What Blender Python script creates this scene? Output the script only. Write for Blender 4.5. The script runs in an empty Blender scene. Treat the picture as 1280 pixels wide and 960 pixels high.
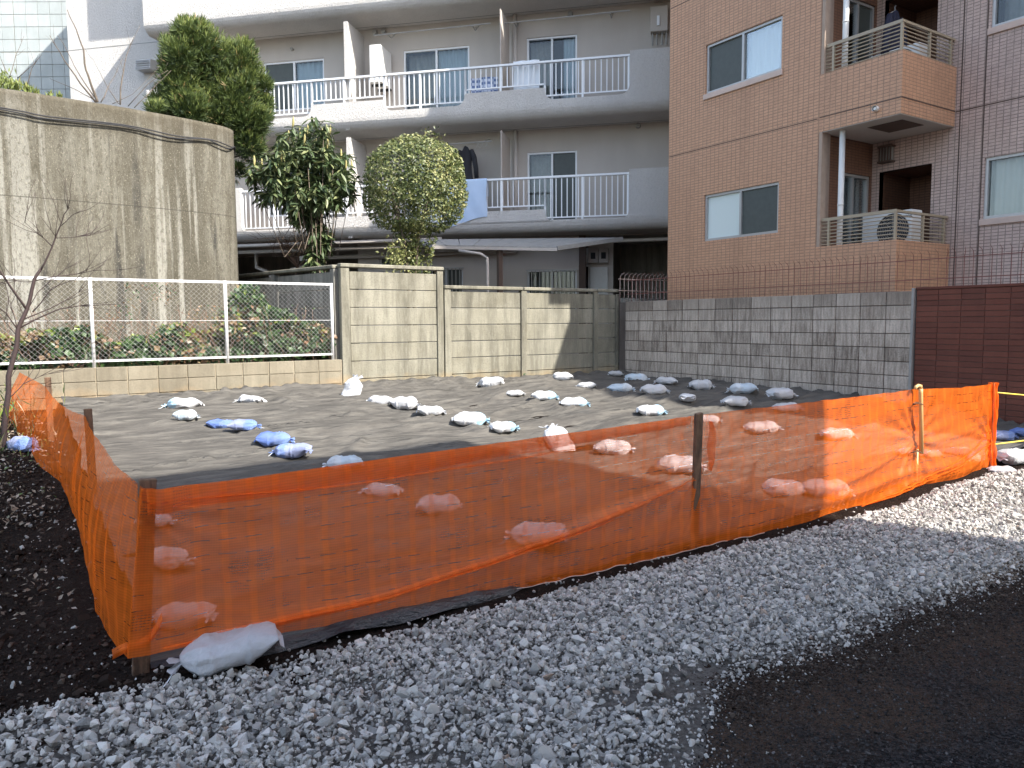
import bpy, bmesh, math, random
import numpy as np
from mathutils import Vector, Matrix, noise
random.seed(7); np.random.seed(7)
S = bpy.context.scene
COL = S.collection
R = math.radians

# ------------------------------------------------------------------ camera, sky, sun, exposure
F_PX, CAM_H, PITCH, YAW, ROLL = 950.0, 1.65, 4.7, -33.0, -0.006
cd = bpy.data.cameras.new('camera'); cam = bpy.data.objects.new('camera', cd); COL.objects.link(cam)
CM = (Matrix.Rotation(R(YAW), 4, 'Z') @ Matrix.Rotation(R(90-PITCH), 4, 'X') @ Matrix.Rotation(ROLL, 4, 'Z'))
cam.matrix_world = Matrix.Translation((0, 0, CAM_H)) @ CM
cd.sensor_width = 36; cd.lens = F_PX/1280*36; cd.clip_start = .05; cd.clip_end = 2000
S.camera = cam
SUN_D = Vector((-.41, 1.03, -1.0)).normalized()          # the way the sunlight travels
el = math.asin(-SUN_D.z); az = math.atan2(-SUN_D.x, -SUN_D.y)
wd = bpy.data.worlds.new('World'); S.world = wd; wd.use_nodes = True
wn = wd.node_tree; wn.nodes.clear()
sky = wn.nodes.new('ShaderNodeTexSky'); sky.sky_type = 'NISHITA'; sky.sun_disc = False
sky.sun_elevation = el; sky.sun_rotation = az % (2*math.pi); sky.air_density = 1.0; sky.dust_density = 1.5
bg = wn.nodes.new('ShaderNodeBackground'); bg.inputs[1].default_value = .15
wo = wn.nodes.new('ShaderNodeOutputWorld')
hs = wn.nodes.new('ShaderNodeHueSaturation'); hs.inputs['Saturation'].default_value = .80
wn.links.new(sky.outputs[0], hs.inputs['Color']); wn.links.new(hs.outputs[0], bg.inputs[0]); wn.links.new(bg.outputs[0], wo.inputs[0])
sd = bpy.data.lights.new('sun', 'SUN'); sd.energy = 3.3; sd.angle = R(.5); sd.color = (1, .95, .87)
so = bpy.data.objects.new('sun', sd); COL.objects.link(so); so.rotation_euler = SUN_D.to_track_quat('-Z', 'Y').to_euler()
so.location = (10, -20, 25)
S.view_settings.view_transform = 'Standard'; S.view_settings.look = 'None'
S.view_settings.exposure = 1.62; S.view_settings.gamma = 1

# sight lines of the photograph met with real planes (for measuring where things stand)
def ray(px, py): return CM.to_3x3() @ Vector(((px-640)/F_PX, -(py-480)/F_PX, -1))
C0 = Vector((0, 0, CAM_H))
def at_a(px, py, a): r = ray(px, py); return C0 + r*(a/r.x)
def at_b(px, py, b): r = ray(px, py); return C0 + r*(b/r.y)
def clamp(x, a=0., b=1.): return max(a, min(b, x))
def ground_z(a, b):
    t = (b-3.9)/6.6 + .55*clamp((a-5)/5.5)*clamp((b-1)/3)
    return .5*clamp(t)
def at_ground(px, py):
    r = ray(px, py); t = 1.5
    while t < 40:
        p = C0 + r*t
        if p.z <= ground_z(p.x, p.y): return p
        t += .01
    return p

# ------------------------------------------------------------------ materials
def mat(name): 
    m = bpy.data.materials.new(name); m.use_nodes = True; nt = m.node_tree; nt.nodes.clear()
    o = nt.nodes.new('ShaderNodeOutputMaterial'); return m, nt, o
class N:
    def __init__(s, nt): s.nt = nt
    def __call__(s, typ, ins=None, **kw):
        n = s.nt.nodes.new('ShaderNode'+typ)
        for k, v in kw.items(): setattr(n, k, v)
        for k, v in (ins or {}).items():
            sock = n.inputs[k]
            if isinstance(v, bpy.types.NodeSocket): s.nt.links.new(v, sock)
            else: sock.default_value = v
        return n
    def ramp(s, fac, stops):
        n = s.nt.nodes.new('ShaderNodeValToRGB'); s.nt.links.new(fac, n.inputs[0])
        e = n.color_ramp.elements
        while len(e) < len(stops): e.new(.5)
        for i, (p, c) in enumerate(stops):
            e[i].position = p; e[i].color = (c, c, c, 1) if isinstance(c, (int, float)) else (*c, 1)
        return n.outputs[0]
    def math(s, op, a, b=0., c=None):
        n = s.nt.nodes.new('ShaderNodeMath'); n.operation = op
        for i, v in enumerate((a, b) if c is None else (a, b, c)):
            if isinstance(v, bpy.types.NodeSocket): s.nt.links.new(v, n.inputs[i])
            else: n.inputs[i].default_value = v
        return n.outputs[0]
    def mix(s, fac, a, b, blend='MIX'):
        n = s.nt.nodes.new('ShaderNodeMix'); n.data_type = 'RGBA'; n.blend_type = blend
        for i, v in ((0, fac), (6, a), (7, b)):
            if isinstance(v, bpy.types.NodeSocket): s.nt.links.new(v, n.inputs[i])
            else: n.inputs[i].default_value = v if i == 0 else ((*v, 1) if len(v) == 3 else v)
        return n.outputs[2]
    def noise(s, vec, scale, detail=4, rough=.55):
        n = s('TexNoise', {'Scale': scale, 'Detail': detail, 'Roughness': rough}); s.nt.links.new(vec, n.inputs['Vector']); return n.outputs[0]
    def mapping(s, vec, scale=(1, 1, 1), loc=(0, 0, 0)):
        n = s('Mapping', {'Scale': scale, 'Location': loc}); s.nt.links.new(vec, n.inputs[0]); return n.outputs[0]
    def bump(s, h, strength=.3, dist=.01):
        return s('Bump', {'Strength': strength, 'Distance': dist, 'Height': h}).outputs[0]
    def princ(s, out, col, rough=.8, nrm=None, **kw):
        ins = {'Base Color': col if isinstance(col, bpy.types.NodeSocket) else (*col, 1), 'Roughness': rough}
        if nrm: ins['Normal'] = nrm
        for k, v in kw.items(): ins[k.replace('_', ' ')] = v
        p = s('BsdfPrincipled', ins); s.nt.links.new(p.outputs[0], out.inputs[0]); return p
def wpos(n): return n('NewGeometry').outputs['Position']
def objrand(n): return n('ObjectInfo').outputs['Random']

def m_plain(name, col, rough=.6, var=.12, scale=12, bump=.1, metal=0., rnd=0.):
    m, nt, o = mat(name); n = N(nt); p = wpos(n)
    f = n.noise(p, scale)
    c = n.mix(f, tuple(x*(1-var*1.6) for x in col), tuple(min(1, x*(1+var*1.6)) for x in col))
    if rnd:
        c = n.mix(rnd, c, n.ramp(objrand(n), [(0, tuple(x*.6 for x in col)), (1, tuple(min(1, x*1.35) for x in col))]))
    n.princ(o, c, rough, n.bump(n.noise(p, scale*6), bump, .004), Metallic=metal)
    return m
def m_stained(name, base, dark, light, streak=1., grain=.5, rnd=.35, streak_scale=5., rough=.92, sx=1.0, rust=None, top_dark=None):
    """weathered concrete: vertical run-off streaks, blotches, pits"""
    m, nt, o = mat(name); n = N(nt); p = wpos(n)
    st = n.noise(n.mapping(p, (sx, sx, .1)), streak_scale, 5, .65)
    st2 = n.noise(n.mapping(p, (sx, sx, .25)), streak_scale*3.2, 4, .6)
    bl = n.noise(p, 1.7, 5, .6); fine = n.noise(p, 38, 3, .7)
    c = n.mix(n.ramp(bl, [(.35, 0), (.65, 1)]), base, light)
    c = n.mix(n.math('MULTIPLY', n.ramp(st, [(.42, 0), (.62, 1)]), streak), c, dark)
    c = n.mix(n.math('MULTIPLY', n.ramp(st2, [(.5, 0), (.7, 1)]), streak*.6), c, light)
    c = n.mix(n.math('MULTIPLY', n.ramp(fine, [(.48, 0), (.72, 1)]), grain), c, dark)
    if rust: 
        c = n.mix(n.math('MULTIPLY', n.ramp(n.math('ADD', n.math('MULTIPLY', n.noise(p, 2.3, 4), .5), n('SeparateXYZ', {0: p}).outputs[2]), [(.74, 1), (.98, 0)]), .75), c, rust)
    if top_dark:
        c = n.mix(n.math('MULTIPLY', n.ramp(n.math('ADD', n.math('MULTIPLY', n.noise(p, 6, 4), .5), n('SeparateXYZ', {0: p}).outputs[2]), [(0, 0), (1, 1)]), 0), c, dark)
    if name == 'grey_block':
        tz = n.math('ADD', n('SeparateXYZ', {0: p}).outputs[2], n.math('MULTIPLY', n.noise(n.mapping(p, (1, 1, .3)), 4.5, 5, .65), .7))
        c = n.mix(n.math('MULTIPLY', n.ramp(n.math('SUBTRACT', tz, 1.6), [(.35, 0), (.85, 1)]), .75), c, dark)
    if rnd: c = n.mix(rnd, c, n.ramp(objrand(n), [(0, dark), (.5, base), (1, light)]))
    h = n.math('ADD', n.noise(p, 60, 5, .7), n.math('MULTIPLY', n.noise(p, 9, 4), .8))
    n.princ(o, c, rough, n.bump(h, .5, .012)); return m

M = {}
def m_old_concrete():
    m, nt, o = mat('old_concrete'); n = N(nt); p = wpos(n); z = n('SeparateXYZ', {0: p}).outputs[2]
    big = n.noise(n.mapping(p, (1, 1, .06)), 2.1, 4, .6); mid = n.noise(n.mapping(p, (1, 1, .12), (3, 0, 1)), 7.0, 5, .7); bl = n.noise(p, 1.3, 6, .65)
    sp = n.noise(n.mapping(p, (1, 1, .5)), 26, 5, .8); fine = n.noise(n.mapping(p, (1, 1, .6)), 60, 3, .8)
    c = n.mix(n.ramp(bl, [(.35, 0), (.68, 1)]), (.098, .088, .064), (.145, .134, .104))
    c = n.mix(n.math('MULTIPLY', n.ramp(mid, [(.50, 0), (.60, 1)]), .55), c, (.20, .19, .155))
    c = n.mix(n.math('MULTIPLY', n.ramp(big, [(.46, 0), (.58, 1)]), .55), c, (.055, .048, .032))
    dk = n.noise(n.mapping(p, (1, 1, .07), (7, 2, 0)), 5.2, 4, .6); gate = n.ramp(n.math('ADD', n.noise(p, .9, 3), n.math('MULTIPLY', z, -.05)), [(.22, 1), (.46, 0)])
    c = n.mix(n.math('MULTIPLY', n.math('MULTIPLY', n.ramp(dk, [(.57, 0), (.64, 1)]), .85), n.math('SUBTRACT', 1., gate)), c, (.032, .03, .027))
    lt = n.noise(n.mapping(p, (1, 1, .035), (1, 9, 0)), 4.2, 4, .6); lo = n.ramp(n.math('ADD', z, n.math('MULTIPLY', n.noise(n.mapping(p, (1, 1, .2)), 3., 4, .6), 3.)), [(.0, 0), (1., 0)])
    c = n.mix(n.math('MULTIPLY', n.ramp(lt, [(.55, 0), (.61, 1)]), n.math('MULTIPLY_ADD', z, -.13, 1.05)), c, (.34, .33, .285))
    c = n.mix(n.math('MULTIPLY', n.ramp(sp, [(.50, 0), (.62, 1)]), .6), c, (.048, .042, .028))
    c = n.mix(n.math('MULTIPLY', n.ramp(fine, [(.57, 0), (.66, 1)]), .6), c, (.34, .31, .24))
    top = n.ramp(n.math('ADD', n.math('MULTIPLY', n.noise(p, 5, 4), .7), n.math('SUBTRACT', z, 4.6)), [(.25, 0), (.75, 1)])
    c = n.mix(n.math('MULTIPLY', top, .6), c, (.085, .07, .045))
    # formwork lifts
    jz = n.math('LESS_THAN', n.math('PINGPONG', n.math('ADD', z, .1), .9), .008)
    c = n.mix(n.math('MULTIPLY', jz, .6), c, (.04, .036, .028))
    n.princ(o, c, .95, n.bump(n.math('ADD', sp, fine), .7, .02)); return m
def setup_mats():
    M['low_block'] = m_stained('low_block', (.20, .168, .118), (.115, .10, .07), (.28, .25, .185), .6, .45, .3, 5, rust=(.42, .27, .13))
    M['mortar'] = m_stained('mortar', (.30, .25, .17), (.16, .13, .09), (.42, .36, .26), .3, .4, 0)
    M['mortar_dark'] = m_stained('mortar_dark', (.10, .08, .068), (.05, .04, .035), (.17, .14, .12), .3, .4, 0)
    M['panel'] = m_stained('panel', (.205, .19, .14), (.09, .084, .064), (.31, .295, .235), .8, .5, .22, 6, rust=(.40, .27, .12))
    M['panel_dark'] = m_stained('panel_dark', (.22, .21, .18), (.08, .08, .07), (.33, .31, .27), .7, .4, .2, 6)
    M['grey_block'] = m_stained('grey_block', (.50, .42, .345), (.17, .135, .105), (.66, .57, .48), 1.0, .75, .35, 22)
    M['old_concrete'] = m_old_concrete()
    M['red_brick'] = m_stained('red_brick', (.14, .040, .024), (.075, .024, .016), (.20, .065, .04), .25, .3, .35, 9, .8)
    # white roughcast render of the flats
    m, nt, o = mat('white_render'); n = N(nt); p = wpos(n)
    c = n.mix(n.ramp(n.noise(n.mapping(p, (1, 1, .25)), 2.0, 5, .6), [(.35, 0), (.75, 1)]), (.80, .765, .72), (.72, .685, .64))
    c = n.mix(n.math('MULTIPLY', n.ramp(n.noise(p, 24, 4, .8), [(.48, 0), (.64, 1)]), .22), c, (.54, .515, .48))
    n.princ(o, c, .9, n.bump(n.noise(p, 20, 5, .85), 1., .07)); M['white_render'] = m
    m, nt, o = mat('beige_wall'); n = N(nt); p = wpos(n)
    c = n.mix(n.ramp(n.noise(n.mapping(p, (1, 1, .3)), 1.6, 4), [(.3, 0), (.75, 1)]), (.58, .53, .48), (.50, .455, .41))
    n.princ(o, c, .9, n.bump(n.noise(p, 30, 4), .35, .01)); M['beige_wall'] = m
    m, nt, o = mat('back_wall'); n = N(nt); p = wpos(n)
    c = n.mix(n.ramp(n.noise(n.mapping(p, (1, 1, .3)), 1.6, 4), [(.3, 0), (.75, 1)]), (.52, .47, .42), (.46, .41, .365))
    n.princ(o, c, .9, n.bump(n.noise(p, 30, 4), .35, .01)); M['back_wall'] = m
    M['rail_white'] = m_plain('rail_white', (.78, .79, .80), .4, .04)
    M['alu'] = m_plain('alu', (.42, .41, .40), .35, .05, metal=.3)
    M['brown_alu'] = m_plain('brown_alu', (.36, .29, .20), .4, .08)
    M['pink_sill'] = m_plain('pink_sill', (.58, .44, .37), .6, .08)
    M['dark'] = m_plain('dark', (.02, .02, .022), .7)
    M['dark_brown'] = m_plain('dark_brown', (.10, .065, .05), .7)
    M['grey_metal'] = m_plain('grey_metal', (.32, .31, .29), .55, .15)
    M['pipe_white'] = m_plain('pipe_white', (.74, .73, .70), .45, .05)
    M['galv'] = m_plain('galv', (.72, .72, .72), .4, .1, 30); M['wire'] = m_plain('wire', (.34, .33, .31), .5, .1, 30)
    M['pier'] = m_plain('pier', (.40, .30, .23), .8); M['soil'] = None
    def tiles(name, c1, c2, joint, tw, th, vertical_too=True):
        m, nt, o = mat(name); n = N(nt); uv = n('UVMap').outputs[0]
        b = n('TexBrick', {'Vector': uv, 'Color1': (*c1, 1), 'Color2': (*c2, 1), 'Mortar': (*joint, 1), 'Scale': 1.0,
              'Mortar Size': .006, 'Mortar Smooth': .3, 'Brick Width': tw, 'Row Height': th, 'Bias': 0.}, offset=0., offset_frequency=1)
        p = wpos(n)
        c = n.mix(n.ramp(n.noise(p, 1.1, 5, .6), [(.3, 0), (.8, .35)]), b.outputs[0], tuple(x*.72 for x in c1))
        c = n.mix(n.ramp(n.noise(n.mapping(p, (1, 1, .12)), 2.6, 4, .6), [(.50, 0), (.72, .45)]), c, tuple(x*.55 for x in c1))
        c = n.mix(n.ramp(n.noise(p, 17, 3, .8), [(.45, 0), (.7, .4)]), c, tuple(min(1, x*1.2) for x in c1))
        inv = n.math('SUBTRACT', 1., b.outputs[1])
        n.princ(o, c, .55, n.bump(inv, .9, .006)); return m
    M['tile'] = tiles('tile', (.60, .335, .20), (.53, .29, .17), (.28, .17, .11), .099, .0500)
    M['tile_grey'] = tiles('tile_grey', (.62, .46, .39), (.54, .395, .335), (.19, .145, .13), .099, .0500)
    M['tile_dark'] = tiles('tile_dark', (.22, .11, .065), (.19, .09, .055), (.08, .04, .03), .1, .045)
    M['stone_panel'] = m_stained('stone_panel', (.38, .41, .40), (.30, .33, .32), (.46, .49, .48), .3, .45, .3, 6)
    # glass: a thin pane, reflects at grazing angles
    m, nt, o = mat('glass'); n = N(nt)
    fr = n('Fresnel', {'IOR': 1.55}); tr = n('BsdfTransparent', {'Color': (.86, .89, .89, 1)}); gl = n('BsdfGlossy', {'Color': (1, 1, 1, 1), 'Roughness': .02})
    mx = n('MixShader', {0: n.math('MULTIPLY_ADD', fr.outputs[0], .75, .0), 1: tr.outputs[0], 2: gl.outputs[0]}); nt.links.new(mx.outputs[0], o.inputs[0]); M['glass'] = m
    m, nt, o = mat('frosted'); n = N(nt); n.princ(o, (.66, .74, .72), .25); M['frosted'] = m
    M['screen'] = m_plain('screen', (.065, .075, .07), .5)
    def cloth(name, col, rough=.85, var=.1):
        m, nt, o = mat(name); n = N(nt); p = wpos(n)
        c = n.mix(n.noise(p, 9), tuple(x*(1-var) for x in col), col)
        n.princ(o, c, rough, n.bump(n.noise(p, 55, 3), .35, .006)); return m
    M['curtain'] = cloth('curtain', (.80, .77, .70)); M['curtain_blue'] = cloth('curtain_blue', (.52, .60, .66))
    M['towel_blue'] = cloth('towel_blue', (.50, .62, .80)); M['black_cloth'] = cloth('black_cloth', (.018, .018, .022), .9)
    M['navy_cloth'] = cloth('navy_cloth', (.02, .022, .045), .9); M['white_cloth'] = cloth('white_cloth', (.78, .82, .86))
    M['wood'] = m_stained('wood', (.15, .085, .05), (.06, .035, .022), (.22, .13, .08), .9, .3, 0, 22)
    M['cane'] = m_plain('cane', (.62, .38, .15), .5, .15)
    M['yellow_rope'] = m_plain('yellow_rope', (.72, .55, .08), .6, .15, 80)
    M['bark'] = m_stained('bark', (.13, .10, .075), (.05, .04, .03), (.20, .16, .12), .5, .5, 0, 20)
    M['twig'] = m_plain('twig', (.045, .028, .026), .8); M['dry_twig'] = m_plain('dry_twig', (.16, .10, .07), .85)
    # sandbag fabrics: woven polythene
    def bag(name, c1, c2, dirt, patch):
        m, nt, o = mat(name); n = N(nt)
        g = n('TexCoord').outputs['Object']; p = wpos(n)
        xx = n('SeparateXYZ', {0: g}).outputs[0]
        pm = n.ramp(n.math('ADD', xx, n.math('MULTIPLY', n.noise(g, 6), .16)), [(patch, 0), (min(1, patch+.02), 1)])
        c = n.mix(pm, c1, c2)
        c = n.mix(n.ramp(n.noise(p, 9, 4, .6), [(.45, 0), (.75, .55)]), c, dirt)
        w = n('TexWave', {'Scale': 60., 'Distortion': 1.5}); nt.links.new(g, w.inputs[0])
        h = n.math('ADD', n.math('MULTIPLY', w.outputs[1], .15), n.noise(n.mapping(g, (6, 22, 14)), 1.0, 4, .6))
        n.princ(o, c, .42, n.bump(h, .75, .03)); return m
    M['bag_white'] = bag('bag_white', (.67, .68, .70), (.66, .68, .71), (.58, .56, .52), .9)
    M['bag_mixed'] = bag('bag_mixed', (.78, .79, .80), (.45, .68, .82), (.60, .60, .58), .17)
    M['bag_pale'] = bag('bag_pale', (.60, .72, .82), (.74, .80, .85), (.55, .58, .60), .12)
    M['bag_blue'] = bag('bag_blue', (.15, .25, .62), (.22, .33, .66), (.27, .31, .44), .1)
    M['bag_lav'] = bag('bag_lav', (.36, .42, .66), (.22, .34, .70), (.38, .40, .52), .12)
    M['bag_dirty'] = bag('bag_dirty', (.56, .57, .60), (.60, .60, .62), (.34, .32, .30), .9)
    # black polythene sheet, dusty
    m, nt, o = mat('black_sheet'); n = N(nt); p = wpos(n)
    d = n.noise(p, 1.3, 5, .6); f = n.noise(n.mapping(p, (1.1, 6, 6)), 2.4, 4, .6)
    c = n.mix(n.ramp(d, [(.3, 0), (.7, 1)]), (.072, .068, .062), (.105, .098, .088))
    c = n.mix(n.ramp(f, [(.42, 0), (.72, .6)]), c, (.19, .178, .155))
    n.princ(o, c, n.ramp(f, [(.3, .42), (.7, .62)]), IOR=1.12, nrm=n.bump(n.math('ADD', f, n.math('MULTIPLY', n.noise(n.mapping(p, (3, 24, 24)), 1.4, 3), .22)), .8, .05))
    M['sheet'] = m
    m, nt, o = mat('clean_sheet'); n = N(nt); p = wpos(n)
    n.princ(o, (.035, .035, .038), .28, n.bump(n.noise(n.mapping(p, (3, 8, 8)), 2.5, 4, .6), .8, .04)); M['clean_sheet'] = m
    # orange barrier net
    m, nt, o = mat('orange_net'); n = N(nt); uv = n('UVMap').outputs[0]
    sx = n('SeparateXYZ', {0: uv}); u, v = sx.outputs[0], sx.outputs[1]
    wob = n.math('MULTIPLY', n.noise(uv, 3, 3), .02)
    band = n.ramp(n.math('PINGPONG', n.math('ADD', u, wob), .062), [(0, 0), (.040/1, 0), (.050, 1)])
    thr = n.math('SINE', n.math('MULTIPLY', n.math('ADD', v, wob), 2*math.pi/.0155))
    thr2 = n.math('SINE', n.math('MULTIPLY', n.math('ADD', u, wob), 2*math.pi/.0115))
    fol = n.noise(n.mapping(uv, (1.2, 3.5, 1)), 2.2, 5, .6)
    op = n.math('MULTIPLY_ADD', band, .12, .51)
    op = n.math('MULTIPLY_ADD', thr, .045, op); op = n.math('MULTIPLY_ADD', thr2, .015, op)
    op = n.math('ADD', op, n.math('MULTIPLY', n.math('SUBTRACT', fol, .5), .55))
    # the slots woven in rows: short open dashes
    row = n.math('LESS_THAN', n.math('PINGPONG', n.math('ADD', v, n.math('MULTIPLY', wob, .6)), .045), .0022)
    dash = n.math('GREATER_THAN', n.math('PINGPONG', u, .062), .020)
    patchy = n.math('GREATER_THAN', n.noise(uv, 2.5, 2), .50)
    slot = n.math('MULTIPLY', n.math('MULTIPLY', row, dash), patchy)
    op = n.math('MULTIPLY', n.math('MINIMUM', op, .97), n.math('SUBTRACT', 1, slot))
    col = n.mix(n.noise(uv, 9), (.96, .172, .014), (1., .225, .026))
    di = n('BsdfDiffuse', {'Color': col}); tl = n('BsdfTranslucent', {'Color': col}); gs = n('BsdfGlossy', {'Color': (1, .7, .5, 1), 'Roughness': .35})
    a1 = n('MixShader', {0: .38, 1: di.outputs[0], 2: tl.outputs[0]}); a2 = n('MixShader', {0: .03, 1: a1.outputs[0], 2: gs.outputs[0]})
    tr = n('BsdfTransparent', {'Color': (1, .83, .78, 1)})
    mx = n('MixShader', {0: op, 1: tr.outputs[0], 2: a2.outputs[0]}); nt.links.new(mx.outputs[0], o.inputs[0]); M['net'] = m
    # soil
    m, nt, o = mat('soil'); n = N(nt); p = wpos(n)
    c = n.mix(n.ramp(n.noise(p, 2.2, 6, .65), [(.3, 0), (.7, 1)]), (.015, .010, .008), (.042, .028, .021))
    c = n.mix(n.ramp(n.noise(p, 22, 5, .8), [(.52, 0), (.70, .8)]), c, (.085, .065, .052))
    n.princ(o, c, .95, n.bump(n.math('ADD', n.noise(p, 12, 6, .8), n.math('MULTIPLY', n.noise(p, 60, 3), .4)), 1., .14), Specular_IOR_Level=.1); M['soil'] = m
    # ground under the gravel: grit, with a sandy stretch
    m, nt, o = mat('grit'); n = N(nt); p = wpos(n)
    c = n.mix(n.ramp(n.noise(p, 42, 6, .85), [(.38, 0), (.62, 1)]), (.09, .080, .070), (.27, .25, .22))
    xs = n('SeparateXYZ', {0: p}).outputs[0]
    c = n.mix(n.ramp(n.math('ADD', n.math('MULTIPLY', xs, .1), n.math('MULTIPLY', n.noise(p, 1.6, 4), .3)), [(.58, 0), (.78, .9)]), c, (.40, .33, .23))
    n.princ(o, c, .95, n.bump(n.noise(p, 42, 6, .85), 1., .05)); M['grit'] = m
    # asphalt
    m, nt, o = mat('asphalt'); n = N(nt); p = wpos(n)
    vo = n('TexVoronoi', {'Scale': 70.}); nt.links.new(p, vo.inputs[0])
    c = n.mix(n.ramp(n('SeparateColor', {0: vo.outputs['Color']}).outputs[0], [(.3, 0), (1, 1)]), (.014, .0135, .015), (.085, .078, .078))
    yy = n('SeparateXYZ', {0: p}).outputs[1]
    c = n.mix(n.ramp(n.math('ADD', n.math('MULTIPLY', n.noise(p, 1.6, 6, .7), .9), n.math('MULTIPLY', yy, .28)), [(.78, 0), (1.05, .85)]), c, (.095, .064, .045))
    c = n.mix(n.ramp(n.noise(p, 170, 2), [(.70, 0), (.76, 1)]), c, (.20, .19, .18))
    n.princ(o, c, .85, n.bump(n.math('ADD', vo.outputs[0], n.math('MULTIPLY', n.noise(p, 30, 5), .8)), 1., .05), Specular_IOR_Level=.15); M['asphalt'] = m
    # gravel stones, one grey per stone
    m, nt, o = mat('stone'); n = N(nt); at = n('Attribute', attribute_name='tone'); p = wpos(n)
    c = n.ramp(at.outputs['Fac'], [(0, (.10, .094, .085)), (.25, (.27, .255, .23)), (.6, (.48, .45, .405)), (.9, (.66, .63, .58)), (1., (.40, .28, .20))])
    c = n.mix(n.ramp(n.noise(p, 120, 4, .7), [(.3, 0), (.75, .5)]), c, (.42, .41, .40), 'MIX')
    n.princ(o, c, .85, n.bump(n.noise(p, 200, 3), .5, .004)); M['stone'] = m
    def leaf(name, stops, rough=.45, trans=.25):
        m, nt, o = mat(name); n = N(nt); at = n('Attribute', attribute_name='tone')
        c = n.ramp(at.outputs['Fac'], stops)
        pr = n('BsdfPrincipled', {'Base Color': c, 'Roughness': rough}); tl = n('BsdfTranslucent', {'Color': c})
        mx = n('MixShader', {0: trans, 1: pr.outputs[0], 2: tl.outputs[0]}); nt.links.new(mx.outputs[0], o.inputs[0]); return m
    M['leaf_bush'] = leaf('leaf_bush', [(0, (.035, .055, .018)), (.4, (.10, .13, .04)), (.75, (.22, .24, .085)), (1, (.40, .385, .17))])
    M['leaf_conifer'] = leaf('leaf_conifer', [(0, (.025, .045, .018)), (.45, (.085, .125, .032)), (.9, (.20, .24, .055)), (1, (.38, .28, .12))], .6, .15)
    M['leaf_loquat'] = leaf('leaf_loquat', [(0, (.025, .045, .018)), (.6, (.085, .125, .05)), (.9, (.17, .20, .09)), (1, (.28, .30, .13))], .5, .2)
    M['bud'] = m_plain('bud', (.34, .30, .12), .7)
    M['leaf_ivy'] = leaf('leaf_ivy', [(0, (.018, .04, .018)), (.35, (.045, .09, .03)), (.58, (.08, .14, .045)), (.64, (.28, .36, .05)), (.72, (.15, .11, .06)), (.86, (.22, .12, .065)), (1, (.34, .28, .16))], .4, .2)
    M['leaf_dry'] = leaf('leaf_dry', [(0, (.10, .07, .045)), (.6, (.24, .19, .14)), (.9, (.36, .31, .26)), (1, (.10, .15, .04))], .8, .1)
setup_mats()

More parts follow.
